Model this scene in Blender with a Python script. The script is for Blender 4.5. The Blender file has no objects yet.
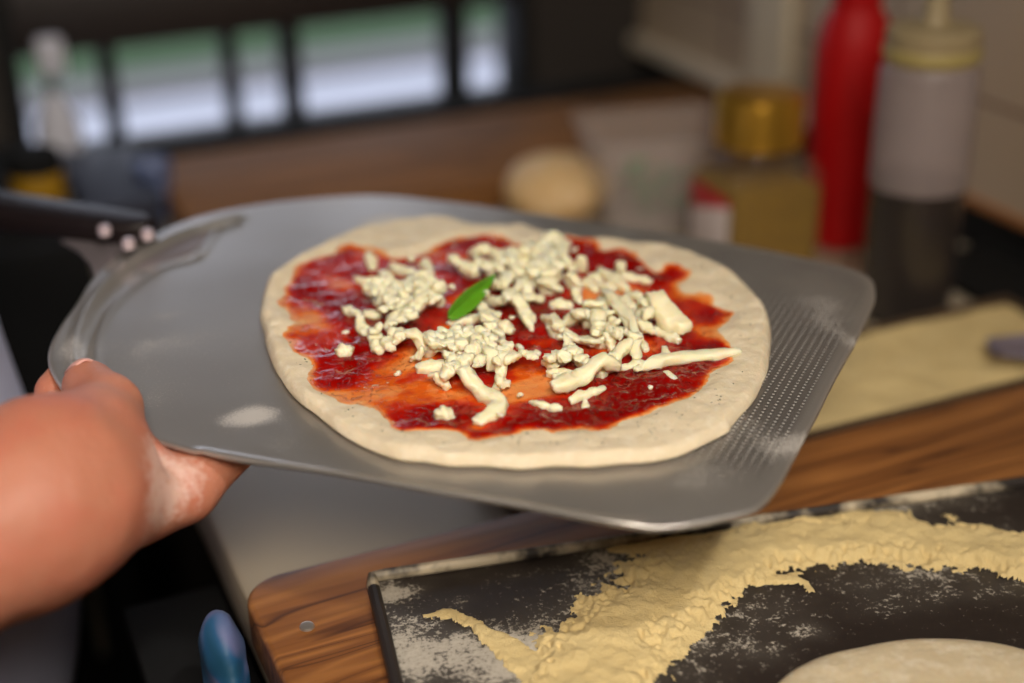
import bpy, bmesh, math, random
import numpy as np
from mathutils import Vector, Matrix, noise as mnoise

C = bpy.context.scene.collection
random.seed(7)
rng = np.random.default_rng(7)

# ------------------------------------------------------------------ camera
F = 1422.0
CAM = np.array([0.0, 0.0, 1.36])
_p, _r, _y = map(math.radians, (25.5, 1.2, 23.2))
FW = np.array([math.sin(_y) * math.cos(_p), math.cos(_y) * math.cos(_p), -math.sin(_p)])
_rt0 = np.array([math.cos(_y), -math.sin(_y), 0.0])
_up0 = np.cross(_rt0, FW)
RT = _rt0 * math.cos(_r) - _up0 * math.sin(_r)
UP = _up0 * math.cos(_r) + _rt0 * math.sin(_r)


def ray(px, py):
    return FW * F + RT * (px - 512) + UP * (341.5 - py)


def at(px, py, d):
    return CAM + ray(px, py) / F * d


def on_z(px, py, z):
    d = ray(px, py)
    return CAM + d * ((z - CAM[2]) / d[2])


def on_y(px, py, Y):
    d = ray(px, py)
    return CAM + d * ((Y - CAM[1]) / d[1])


def on_x(px, py, X):
    d = ray(px, py)
    return CAM + d * ((X - CAM[0]) / d[0])


def z_at(x, y, py):
    """height on the vertical line through (x, y) seen at picture row py"""
    lo, hi = 0.0, 1.9
    for _ in range(50):
        m = (lo + hi) / 2
        v = np.array([x, y, m]) - CAM
        row = 341.5 - F * (v @ UP) / (v @ FW)
        if row > py:
            lo = m
        else:
            hi = m
    return lo


cam_d = bpy.data.cameras.new('camera')
cam_d.sensor_width = 36
cam_d.lens = F * 36 / 1024
cam_d.clip_start = 0.02
cam = bpy.data.objects.new('camera', cam_d)
C.objects.link(cam)
M = Matrix.Identity(4)
for i in range(3):
    M[i][0], M[i][1], M[i][2], M[i][3] = RT[i], UP[i], -FW[i], CAM[i]
cam.matrix_world = M
cam_d.dof.use_dof = True
cam_d.dof.focus_distance = 0.752
cam_d.dof.aperture_fstop = 1.9
sc = bpy.context.scene
sc.camera = cam
sc.view_settings.view_transform = 'Standard'
sc.view_settings.look = 'None'
sc.view_settings.gamma = 1
sc.view_settings.use_curve_mapping = False
sc.view_settings.exposure = 0.0
sc.cycles.use_denoising = True
sc.cycles.max_bounces = 6
sc.cycles.sample_clamp_indirect = 4.0


# ------------------------------------------------------------------ noise
def _hash(ix, iy, iz):
    n = (ix * 374761393 + iy * 668265263 + iz * 2147483647 * 3 + iz * 1274126177) & 0xFFFFFFFF
    n = ((n ^ (n >> 13)) * 1274126177) & 0xFFFFFFFF
    n = (n ^ (n >> 16)) & 0xFFFFFF
    return n / float(0xFFFFFF)


def vnoise(x, y, z=0.0):
    x = np.asarray(x, float); y = np.asarray(y, float); z = np.asarray(z, float) + 0 * x
    fx, fy, fz = np.floor(x), np.floor(y), np.floor(z)
    ix, iy, iz = fx.astype(np.int64) + 5000, fy.astype(np.int64) + 5000, fz.astype(np.int64) + 5000
    tx, ty, tz = x - fx, y - fy, z - fz
    tx, ty, tz = tx * tx * (3 - 2 * tx), ty * ty * (3 - 2 * ty), tz * tz * (3 - 2 * tz)
    r = 0
    for a in (0, 1):
        for b in (0, 1):
            for c in (0, 1):
                w = (tx if a else 1 - tx) * (ty if b else 1 - ty) * (tz if c else 1 - tz)
                r = r + w * _hash(ix + a, iy + b, iz + c)
    return r * 2 - 1


def fbm(x, y, z=0.0, o=4):
    r, a, f = 0, 0.5, 1.0
    for i in range(o):
        r = r + a * vnoise(x * f + 17.3 * i, y * f - 9.1 * i, z * f + 3.7 * i)
        a *= 0.5; f *= 2.03
    return r


def sstep(a, b, x):
    t = np.clip((np.asarray(x, float) - a) / (b - a), 0, 1)
    return t * t * (3 - 2 * t)


# ------------------------------------------------------------------ mesh helpers
def link(name, me, mat=None, parent=None, smooth=False, **props):
    o = bpy.data.objects.new(name, me)
    C.objects.link(o)
    if mat:
        for m in (mat if isinstance(mat, (list, tuple)) else [mat]):
            me.materials.append(m)
    if parent:
        o.parent = parent
    if smooth:
        me.polygons.foreach_set('use_smooth', [True] * len(me.polygons))
    for k, v in props.items():
        o[k] = v
    return o


def tag(o, label=None, category=None, group=None, kind=None):
    if label: o['label'] = label
    if category: o['category'] = category
    if group: o['group'] = group
    if kind: o['kind'] = kind
    return o


def empty(name, loc=(0, 0, 0), rz=0.0):
    o = bpy.data.objects.new(name, None)
    C.objects.link(o)
    o.location = loc
    o.rotation_euler = (0, 0, rz)
    o.empty_display_size = 0.02
    return o


def pymesh(name, v, f):
    me = bpy.data.meshes.new(name)
    me.from_pydata([tuple(map(float, p)) for p in v], [], [tuple(int(i) for i in q) for q in f])
    me.update()
    return me


def npmesh(name, v, quads):
    v = np.asarray(v, np.float32); quads = np.asarray(quads, np.int32)
    me = bpy.data.meshes.new(name)
    me.vertices.add(len(v)); me.vertices.foreach_set('co', v.ravel())
    k = quads.shape[1]
    me.loops.add(quads.size); me.loops.foreach_set('vertex_index', quads.ravel())
    me.polygons.add(len(quads))
    me.polygons.foreach_set('loop_start', np.arange(0, quads.size, k, dtype=np.int32))
    me.update(calc_edges=True)
    me.validate()
    return me


def attr(me, name, vals):
    a = me.attributes.new(name, 'FLOAT', 'POINT')
    a.data.foreach_set('value', np.asarray(vals, np.float32))


class BM:
    """collects shapes for one part"""
    def __init__(s):
        s.b = bmesh.new()

    def _merge(s, t, mtx, bev=0, seg=2):
        if bev:
            bmesh.ops.bevel(t, geom=t.edges[:], offset=bev, segments=seg, profile=0.5, affect='EDGES')
        if mtx is not None:
            bmesh.ops.transform(t, matrix=mtx, verts=t.verts[:])
        me = bpy.data.meshes.new('t'); t.to_mesh(me); t.free()
        s.b.from_mesh(me); bpy.data.meshes.remove(me)

    def box(s, lo, hi, bev=0, mtx=None, seg=2):
        t = bmesh.new(); bmesh.ops.create_cube(t, size=1)
        lo, hi = Vector(lo), Vector(hi)
        for v in t.verts:
            v.co = Vector(((v.co.x + .5) * (hi.x - lo.x) + lo.x, (v.co.y + .5) * (hi.y - lo.y) + lo.y, (v.co.z + .5) * (hi.z - lo.z) + lo.z))
        s._merge(t, mtx, bev, seg)
        return s

    def lathe(s, prof, n=40, mtx=None, sq=0.0, wob=None):
        """prof: list of (r, z); sq > 0 squares the section"""
        t = bmesh.new(); rings = []
        for r, z in prof:
            ring = []
            for k in range(n):
                a = 2 * math.pi * k / n
                ca, sa = math.cos(a), math.sin(a)
                q = 1.0
                if sq:
                    e = 2 + sq
                    q = (abs(ca) ** e + abs(sa) ** e) ** (-1 / e)
                ring.append(t.verts.new((r * q * ca, r * q * sa, z)))
            rings.append(ring)
        for A, B in zip(rings, rings[1:]):
            for k in range(n):
                t.faces.new((A[k], A[(k + 1) % n], B[(k + 1) % n], B[k]))
        if prof[0][0] > 1e-6: t.faces.new(rings[0][::-1])
        if prof[-1][0] > 1e-6: t.faces.new(rings[-1])
        bmesh.ops.remove_doubles(t, verts=t.verts[:], dist=1e-6)
        bmesh.ops.recalc_face_normals(t, faces=t.faces[:])
        s._merge(t, mtx)
        return s

    def tube(s, pts, rad, n=12, flat=1.0):
        pts = [Vector(p) for p in pts]
        if not hasattr(rad, '__len__'): rad = [rad] * len(pts)
        t = bmesh.new(); rings = []
        ref = Vector((0, 0, 1))
        for i, p in enumerate(pts):
            d = (pts[min(i + 1, len(pts) - 1)] - pts[max(i - 1, 0)]).normalized()
            if abs(d.dot(ref)) > .95: ref = Vector((1, 0, 0))
            a = d.cross(ref).normalized(); b = a.cross(d)
            rings.append([t.verts.new(p + a * (rad[i] * math.cos(2 * math.pi * k / n)) + b * (flat * rad[i] * math.sin(2 * math.pi * k / n))) for k in range(n)])
        for A, B in zip(rings, rings[1:]):
            for k in range(n):
                t.faces.new((A[k], A[(k + 1) % n], B[(k + 1) % n], B[k]))
        t.faces.new(rings[0][::-1]); t.faces.new(rings[-1])
        bmesh.ops.recalc_face_normals(t, faces=t.faces[:])
        s._merge(t, None)
        return s

    def prism(s, poly, z0, z1, bev=0, mtx=None):
        t = bmesh.new()
        vs = [t.verts.new((p[0], p[1], z0)) for p in poly]
        f = t.faces.new(vs)
        r = bmesh.ops.extrude_face_region(t, geom=[f])
        for v in r['geom']:
            if isinstance(v, bmesh.types.BMVert): v.co.z = z1
        bmesh.ops.recalc_face_normals(t, faces=t.faces[:])
        if bev:
            es = [e for e in t.edges if abs(e.verts[0].co.z - e.verts[1].co.z) < 1e-7]
            bmesh.ops.bevel(t, geom=es, offset=bev, segments=3, profile=.5, affect='EDGES')
        s._merge(t, mtx)
        return s

    def build(s, name, mat=None, parent=None, smooth=True, angle=35, **props):
        me = bpy.data.meshes.new(name); s.b.to_mesh(me); s.b.free()
        o = link(name, me, mat, parent, False, **props)
        if smooth:
            me.polygons.foreach_set('use_smooth', [True] * len(me.polygons))
            me.set_sharp_from_angle(angle=math.radians(angle))
        return o


# ------------------------------------------------------------------ material helpers
class NT:
    def __init__(s, name):
        s.m = bpy.data.materials.new(name); s.m.use_nodes = True
        s.t = s.m.node_tree; s.n = s.t.nodes; s.l = s.t.links
        s.bsdf = s.n['Principled BSDF']

    def node(s, typ, **kw):
        n = s.n.new(typ)
        for k, v in kw.items():
            if k == 'ins':
                for a, b in v.items():
                    s.put(n.inputs[a], b)
            else:
                setattr(n, k, v)
        return n

    def put(s, sock, v):
        if isinstance(v, bpy.types.NodeSocket): s.l.new(v, sock)
        elif isinstance(v, tuple) and len(v) == 3 and sock.type == 'RGBA': sock.default_value = (*v, 1)
        else: sock.default_value = v

    def math(s, op, a, b=None, c=None, clamp=False):
        n = s.node('ShaderNodeMath', operation=op, use_clamp=clamp)
        s.put(n.inputs[0], a)
        if b is not None: s.put(n.inputs[1], b)
        if c is not None: s.put(n.inputs[2], c)
        return n.outputs[0]

    def coords(s, scale=(1, 1, 1), rot=(0, 0, 0), loc=(0, 0, 0), which='Object'):
        t = s.node('ShaderNodeTexCoord')
        m = s.node('ShaderNodeMapping')
        s.l.new(t.outputs[which], m.inputs[0])
        m.inputs['Scale'].default_value = scale; m.inputs['Rotation'].default_value = rot; m.inputs['Location'].default_value = loc
        return m.outputs[0]

    def noise(s, vec, scale, detail=4, rough=.5, dist=0.0):
        n = s.node('ShaderNodeTexNoise', ins={'Scale': scale, 'Detail': detail, 'Roughness': rough, 'Distortion': dist})
        s.l.new(vec, n.inputs['Vector'])
        return n.outputs['Fac']

    def ramp(s, fac, stops, interp='LINEAR'):
        n = s.node('ShaderNodeValToRGB')
        s.put(n.inputs[0], fac)
        cr = n.color_ramp; cr.interpolation = interp
        while len(cr.elements) < len(stops): cr.elements.new(.5)
        for e, (p, c) in zip(cr.elements, stops):
            e.position = p
            e.color = (c, c, c, 1) if not hasattr(c, '__len__') else (*c, 1)
        return n.outputs['Color']

    def mix(s, fac, a, b, mode='MIX'):
        n = s.node('ShaderNodeMix', data_type='RGBA', blend_type=mode)
        s.put(n.inputs[0], fac)
        s.put(n.inputs[6], a); s.put(n.inputs[7], b)
        return n.outputs[2]

    def attr(s, name):
        return s.node('ShaderNodeAttribute', attribute_name=name).outputs['Fac']

    def bump(s, h, strength=.3, dist=.001, normal=None):
        n = s.node('ShaderNodeBump', ins={'Strength': strength, 'Distance': dist, 'Height': h})
        if normal is not None: s.l.new(normal, n.inputs['Normal'])
        return n.outputs[0]

    def set(s, **kw):
        for k, v in kw.items():
            s.put(s.bsdf.inputs[k.replace('_', ' ')], v)
        return s


def plain(name, col, rough=.5, metal=0.0, bump=None, vary=.12, scale=12, **kw):
    t = NT(name)
    v = t.coords()
    f = t.noise(v, scale, 4)
    c = t.mix(f, tuple(x * (1 - vary) for x in col), tuple(min(1, x * (1 + vary)) for x in col))
    t.set(Base_Color=c, Roughness=rough, Metallic=metal)
    if bump: t.set(Normal=t.bump(t.noise(v, bump[0], 3), bump[1], bump[2]))
    for k, val in kw.items(): t.put(t.bsdf.inputs[k.replace('_', ' ')], val)
    return t.m


def srgb(r, g, b):
    f = lambda c: (c / 255 / 12.92) if c <= 10 else ((c / 255 + .055) / 1.055) ** 2.4
    return (f(r), f(g), f(b))


# ================================================================== MATERIALS
def wood(name, c_dark, c_mid, c_lite, axis=0, rough=.45, seed=0.0, ring=9.0):
    t = NT(name)
    sc_ = (1.2, 9, 9) if axis == 0 else (9, 1.2, 9)
    v = t.coords(sc_, loc=(seed, seed * .7, 0))
    big = t.noise(v, 1.5, 3, .5, .6)
    wv = t.math('FRACT', t.math('MULTIPLY', big, ring))
    wv = t.math('ABSOLUTE', t.math('SUBTRACT', t.math('MULTIPLY', wv, 2), 1))
    fine_v = t.coords((8, 160, 160) if axis == 0 else (160, 8, 160))
    fine = t.noise(fine_v, 1.0, 4, .6)
    tone = t.noise(t.coords((.8, 5, 5) if axis == 0 else (5, .8, 5)), 2.0, 2)
    col = t.ramp(wv, [(0, c_lite), (.5, c_mid), (.85, c_mid), (1, c_dark)])
    col = t.mix(t.math('MULTIPLY', tone, .5), col, c_dark)
    col = t.mix(t.math('MULTIPLY', t.ramp(fine, [(.4, 0), (.75, 1)]), .4), col, c_dark)
    t.set(Base_Color=col, Roughness=t.math('ADD', t.math('MULTIPLY', fine, .2), rough - .1),
          Normal=t.bump(fine, .15, .0008))
    return t.m


M_wood = wood('oiled_oak', srgb(72, 38, 14), srgb(146, 92, 44), srgb(180, 120, 62), ring=11)
M_wood_back = wood('back_counter_wood', srgb(84, 50, 16), srgb(130, 84, 30), srgb(152, 98, 36), ring=6, seed=3.1, rough=.75)
M_steel = plain('brushed_steel_top', srgb(188, 174, 150), .45, .2, vary=.06, scale=5)
M_black = plain('matt_black', (.008, .008, .008), .9, Specular_IOR_Level=.15)
M_blackmetal = plain('black_metal', (.012, .012, .012), .65, .0, Specular_IOR_Level=.25)


def tile_mat(name, c, grout, sx, sy):
    t = NT(name)
    v = t.coords((1, 1, 1))
    sep = t.node('ShaderNodeSeparateXYZ'); t.l.new(v, sep.inputs[0])
    def line(o, s, off=0.0):
        f = t.math('FRACT', t.math('ADD', t.math('DIVIDE', o, s), off))
        d = t.math('ABSOLUTE', t.math('SUBTRACT', f, .5))
        return t.math('GREATER_THAN', d, .488)
    m = t.math('MAXIMUM', line(sep.outputs[1], sx, .35), line(sep.outputs[2], sy))
    n = t.noise(v, 4, 3)
    base = t.mix(n, tuple(x * .9 for x in c), c)
    t.set(Base_Color=t.mix(m, base, grout), Roughness=.35, Normal=t.bump(t.math('SUBTRACT', 1, m), .4, .001))
    return t.m


M_tile = tile_mat('cream_wall_tile', srgb(178, 160, 138), srgb(120, 100, 84), .30, .20)
M_paint_dark = plain('dark_painted_wall', srgb(46, 40, 36), .7)
M_paint = plain('grey_cream_paint', srgb(150, 138, 122), .7)
M_floor = plain('dark_floor', srgb(38, 34, 32), .5, vary=.3, scale=6)
M_ceil = plain('ceiling_paint', srgb(150, 142, 130), .8)


# aluminium peel: matt sheet, flour dust, embossed dots near the straight end
def peel_mat():
    t = NT('dusty_aluminium')
    v = t.coords()
    sep = t.node('ShaderNodeSeparateXYZ'); t.l.new(v, sep.inputs[0])
    n1 = t.noise(v, 60, 5, .6)
    n2 = t.noise(v, 9, 4, .6)
    base = t.mix(n2, srgb(168, 163, 158), srgb(186, 182, 177))
    # dots: frame turned along the straight end
    vr = t.coords(rot=(0, 0, PEEL_ANG))
    s2 = t.node('ShaderNodeSeparateXYZ'); t.l.new(vr, s2.inputs[0])
    def cell(o, p):
        return t.math('SUBTRACT', t.math('FRACT', t.math('DIVIDE', o, p)), .5)
    px, py = .0042, .0034
    row = cell(s2.outputs[0], px); al = cell(s2.outputs[1], py)
    d2 = t.math('ADD', t.math('POWER', t.math('MULTIPLY', row, px * 1000), 2), t.math('POWER', t.math('MULTIPLY', al, py * 1000), 2))
    dot = t.ramp(d2, [(.25, 1.0), (.75, 0.0)])
    line = t.ramp(t.math('ABSOLUTE', row), [(.10, 1.0), (.26, 0.0)])
    mask = t.attr('dots')
    dotm = t.math('MULTIPLY', dot, mask)
    linem = t.math('MULTIPLY', line, mask)
    dust = t.attr('dust')
    sp = t.noise(v, 900, 2, .7)
    speck = t.ramp(t.math('ADD', t.math('MULTIPLY', sp, .8), t.math('MULTIPLY', dust, .42)), [(.575, 0.0), (.66, 1.0)])
    soft = t.math('MULTIPLY', t.math('SUBTRACT', dust, .3, clamp=True), t.ramp(n1, [(.35, .1), (.65, 1.3)]))
    cover = t.math('MAXIMUM', t.math('MULTIPLY', speck, .6), t.math('MULTIPLY', soft, .55), clamp=True)
    # embossed end darkened in colour: painted reflection of the dark surroundings
    dark_refl = t.math('MULTIPLY', mask, .5)
    col = t.mix(dark_refl, base, srgb(100, 97, 95))
    col = t.mix(t.math('MULTIPLY', linem, .35), col, srgb(70, 68, 67))
    col = t.mix(t.math('MULTIPLY', dotm, .8), col, srgb(225, 222, 216))
    col = t.mix(cover, col, srgb(214, 208, 200))
    rough = t.math('ADD', .24, t.math('MULTIPLY', n2, .22))
    rough = t.math('ADD', rough, t.math('MULTIPLY', cover, .35))
    metal = t.math('SUBTRACT', .74, t.math('MULTIPLY', cover, .70), clamp=True)
    metal = t.math('SUBTRACT', metal, t.math('MULTIPLY', dotm, .4), clamp=True)
    h = t.math('ADD', t.math('MULTIPLY', dotm, 1.0), t.math('MULTIPLY', n1, .06))
    h = t.math('SUBTRACT', h, t.math('MULTIPLY', linem, .35))
    t.set(Base_Color=col, Roughness=rough, Metallic=metal, Normal=t.bump(h, .55, .0006))
    return t.m


def dough_mat(name, c1, c2, sss=.15):
    t = NT(name)
    v = t.coords()
    n = t.noise(v, 35, 5, .55)
    col = t.mix(n, c1, c2)
    fl = t.noise(v, 120, 4, .7)
    col = t.mix(t.math('MULTIPLY', t.ramp(fl, [(.5, 0), (.68, 1)]), .35), col, srgb(240, 232, 215))
    h = t.math('ADD', t.math('MULTIPLY', t.noise(v, 260, 4, .6), .5), t.noise(v, 70, 3))
    t.set(Base_Color=col, Roughness=.62, Normal=t.bump(h, .6, .0025), Subsurface_Weight=sss, Subsurface_Scale=.004,
          Subsurface_Radius=(1.0, .6, .35))
    return t.m


M_dough = dough_mat('raw_dough', srgb(206, 188, 156), srgb(226, 212, 184))
M_dough2 = dough_mat('floured_dough', srgb(190, 172, 140), srgb(214, 198, 166))


def sauce_mat():
    t = NT('tomato_sauce')
    th = t.attr('thick')
    v = t.coords()
    n = t.noise(v, 220, 4, .65)
    s = t.noise(t.coords((30, 150, 30), rot=(0, 0, .5)), 1.0, 4, .6)
    f = t.math('ADD', th, t.math('MULTIPLY', t.math('SUBTRACT', n, .5), .22))
    f = t.math('ADD', f, t.math('MULTIPLY', t.math('SUBTRACT', s, .5), .35))
    col = t.ramp(f, [(.0, srgb(222, 176, 128)), (.10, srgb(224, 150, 84)), (.30, srgb(216, 100, 22)), (.48, srgb(188, 44, 8)), (.66, srgb(156, 8, 2)), (1, srgb(122, 2, 1))])
    pk = t.ramp(t.noise(v, 330, 3, .75), [(.54, 0), (.68, 1)])
    area_ = t.ramp(t.noise(v, 40, 2), [(.42, .15), (.6, 1)])
    h = t.math('ADD', t.math('MULTIPLY', n, .10), t.math('MULTIPLY', pk, area_))
    wet = t.ramp(f, [(.05, .5), (.4, .20), (.8, .10)])
    t.set(Base_Color=col, Roughness=wet, Normal=t.bump(h, 1.0, .0016), Coat_Weight=.0, Specular_IOR_Level=.42)
    return t.m


M_sauce = sauce_mat()


def cheese_mat():
    t = NT('grated_mozzarella')
    v = t.coords()
    n = t.noise(v, 120, 4, .6)
    col = t.mix(n, srgb(234, 221, 176), srgb(246, 238, 208))
    t.set(Base_Color=col, Roughness=.48, Normal=t.bump(t.noise(v, 420, 4, .7), .5, .0012),
          Subsurface_Weight=.65, Subsurface_Scale=.007, Subsurface_Radius=(1, .7, .4))
    return t.m


M_cheese = cheese_mat()
M_basil = plain('basil_green', srgb(84, 140, 26), .38, bump=(150, .3, .001), vary=.25, scale=60, Subsurface_Weight=.1, Subsurface_Scale=.002)
M_basil2 = plain('basil_dark_green', srgb(16, 130, 54), .45, vary=.3, scale=40)
M_herb = plain('dried_oregano', srgb(52, 56, 26), .8, vary=.4, scale=200)


def skin_mat():
    t = NT('skin')
    v = t.coords()
    n = t.noise(v, 18, 4, .55)
    n2 = t.noise(v, 220, 4, .6)
    col = t.mix(n, srgb(170, 104, 80), srgb(192, 128, 102))
    red = t.ramp(t.noise(v, 30, 3, .5), [(.45, 0), (.7, 1)])
    col = t.mix(t.math('MULTIPLY', red, .35), col, srgb(188, 92, 72))
    dust = t.attr('dust')
    fl = t.ramp(t.math('ADD', t.math('MULTIPLY', n2, .7), t.math('MULTIPLY', dust, .45)), [(.52, 0), (.78, 1)])
    col = t.mix(t.math('MULTIPLY', fl, .5), col, srgb(226, 206, 196))
    w = t.node('ShaderNodeTexVoronoi', ins={'Scale': 420.0}); t.l.new(v, w.inputs['Vector'])
    h = t.math('ADD', t.math('MULTIPLY', w.outputs['Distance'], .5), n2)
    t.set(Base_Color=col, Roughness=.56, Normal=t.bump(h, .35, .0012), Subsurface_Weight=.2, Subsurface_Scale=.008,
          Subsurface_Radius=(1, .35, .2))
    return t.m


M_skin = skin_mat()
M_nail = plain('thumb_nail', srgb(214, 160, 148), .3, vary=.05)
M_shirt = plain('lavender_white_cotton', srgb(200, 202, 228), .85, bump=(40, .3, .004), vary=.05)
M_trouser = plain('black_trousers', (.012, .012, .015), .9)
M_hair = plain('dark_brown_hair', (.03, .018, .01), .6, bump=(120, .5, .003))


# ------------------------------------------------------------------ signed distance bodies
def surface_nets(fn, lo, hi, h):
    lo = np.array(lo, float); hi = np.array(hi, float)
    n = np.ceil((hi - lo) / h).astype(int) + 1
    ax = [lo[i] + h * np.arange(n[i]) for i in range(3)]
    X, Y, Z = np.meshgrid(*ax, indexing='ij')
    D = fn(X, Y, Z).astype(np.float32)
    S = D < 0
    cnt = np.zeros((n[0] - 1, n[1] - 1, n[2] - 1), np.int8)
    for a in (0, 1):
        for b in (0, 1):
            for c in (0, 1):
                cnt += S[a:n[0] - 1 + a, b:n[1] - 1 + b, c:n[2] - 1 + c]
    act = (cnt > 0) & (cnt < 8)
    ids = -np.ones(act.shape, np.int64)
    ci = np.argwhere(act); ids[act] = np.arange(len(ci))
    acc = np.zeros((len(ci), 3)); k = np.zeros(len(ci))
    corners = [(a, b, c) for a in (0, 1) for b in (0, 1) for c in (0, 1)]
    for p in corners:
        for d in range(3):
            if p[d]: continue
            q = list(p); q[d] = 1
            d0 = D[ci[:, 0] + p[0], ci[:, 1] + p[1], ci[:, 2] + p[2]]
            d1 = D[ci[:, 0] + q[0], ci[:, 1] + q[1], ci[:, 2] + q[2]]
            m = (d0 < 0) != (d1 < 0)
            t = d0[m] / (d0[m] - d1[m])
            pt = np.tile(np.array(p, float), (m.sum(), 1)); pt[:, d] += t
            acc[m] += pt; k[m] += 1
    V = lo + (ci + acc / k[:, None]) * h
    quads = []
    for d in range(3):
        e, g = [i for i in range(3) if i != d]
        sl0 = [slice(None)] * 3; sl1 = [slice(None)] * 3
        sl0[d] = slice(0, n[d] - 1); sl1[d] = slice(1, n[d])
        A = S[tuple(sl0)]; B = S[tuple(sl1)]
        idx = np.argwhere(A != B)
        ok = (idx[:, e] > 0) & (idx[:, g] > 0) & (idx[:, e] < n[e] - 1) & (idx[:, g] < n[g] - 1)
        idx = idx[ok]
        def cid(de, dg):
            j = idx.copy(); j[:, e] -= de; j[:, g] -= dg
            return ids[j[:, 0], j[:, 1], j[:, 2]]
        q = np.stack([cid(1, 1), cid(0, 1), cid(0, 0), cid(1, 0)], 1)
        flip = S[tuple(idx.T)] ^ (d == 1)
        q[~flip] = q[~flip][:, ::-1]
        quads.append(q)
    Q = np.concatenate(quads)
    Q = Q[(Q >= 0).all(1)]
    return V, Q


def smin(a, b, k):
    h = np.clip(.5 + .5 * (b - a) / k, 0, 1)
    return b * (1 - h) + a * h - k * h * (1 - h)


def capsule(P, a, b, ra, rb):
    a = np.asarray(a, float); b = np.asarray(b, float)
    ab = b - a; L = ab @ ab
    X, Y, Z = P
    t = np.clip(((X - a[0]) * ab[0] + (Y - a[1]) * ab[1] + (Z - a[2]) * ab[2]) / L, 0, 1)
    d = np.sqrt((X - a[0] - t * ab[0]) ** 2 + (Y - a[1] - t * ab[1]) ** 2 + (Z - a[2] - t * ab[2]) ** 2)
    return d - (ra + (rb - ra) * t)


def ellipsoid(P, c, r, R=None):
    X, Y, Z = P[0] - c[0], P[1] - c[1], P[2] - c[2]
    if R is not None:
        X, Y, Z = (X * R[0][0] + Y * R[0][1] + Z * R[0][2], X * R[1][0] + Y * R[1][1] + Z * R[1][2], X * R[2][0] + Y * R[2][1] + Z * R[2][2])
    k0 = np.sqrt((X / r[0]) ** 2 + (Y / r[1]) ** 2 + (Z / r[2]) ** 2)
    k1 = np.sqrt((X / r[0] ** 2) ** 2 + (Y / r[1] ** 2) ** 2 + (Z / r[2] ** 2) ** 2) + 1e-9
    return k0 * (k0 - 1) / k1


# ================================================================== PEEL FRAME
PN = np.array([0, math.sin(math.radians(-2)), math.cos(math.radians(-2))])
P0 = at(512, 345, .80)
PU = np.array([1.0, 0, 0]); PV = np.cross(PN, PU)
PEEL_M = Matrix([[PU[i], PV[i], PN[i], P0[i]] for i in range(3)] + [[0, 0, 0, 1]])


def onp(px, py, h=0.0):
    """picture point -> (u, v) on the plane h above the peel"""
    d = ray(px, py); O = P0 + PN * h
    q = CAM + d * (((O - CAM) @ PN) / (d @ PN))
    return np.array([(q - P0) @ PU, (q - P0) @ PV])


def p2w(u, v, h):
    return P0 + PU * u + PV * v + PN * h


def catmull(P, k=8, closed=True):
    P = np.asarray(P, float); n = len(P); out = []
    rngi = range(n) if closed else range(n - 1)
    for i in rngi:
        g = (lambda j: P[j % n]) if closed else (lambda j: P[min(max(j, 0), n - 1)])
        p0, p1, p2, p3 = g(i - 1), g(i), g(i + 1), g(i + 2)
        for s in range(k):
            t = s / k
            out.append(.5 * (2 * p1 + (p2 - p0) * t + (2 * p0 - 5 * p1 + 4 * p2 - p3) * t * t + (3 * p1 - p0 - 3 * p2 + p3) * t ** 3))
    if not closed: out.append(P[-1])
    return np.array(out)


def resample(P, n, closed=True):
    Q = np.vstack([P, P[:1]]) if closed else P
    s = np.r_[0, np.cumsum(np.hypot(*np.diff(Q, axis=0).T))]
    t = np.linspace(0, s[-1], n, endpoint=not closed)
    return np.stack([np.interp(t, s, Q[:, 0]), np.interp(t, s, Q[:, 1])], 1)


def dist_poly(X, Y, P, closed=True):
    """distance to a polyline; sign negative inside when closed"""
    P = np.asarray(P, float); n = len(P)
    best = np.full(X.shape, 1e9); ins = np.zeros(X.shape, bool); arc = np.zeros(X.shape); s0 = 0
    for i in range(n if closed else n - 1):
        a, b = P[i], P[(i + 1) % n]
        dx, dy = b - a; L = dx * dx + dy * dy + 1e-18
        t = np.clip(((X - a[0]) * dx + (Y - a[1]) * dy) / L, 0, 1)
        d = (X - a[0] - t * dx) ** 2 + (Y - a[1] - t * dy) ** 2
        m = d < best
        best = np.where(m, d, best); arc = np.where(m, s0 + t, arc); s0 += 1
        if closed:
            c = ((a[1] > Y) != (b[1] > Y)) & (X < (b[0] - a[0]) * (Y - a[1]) / (b[1] - a[1] + 1e-18) + a[0])
            ins ^= c
    best = np.sqrt(best)
    return (np.where(ins, -best, best), arc)


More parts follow.
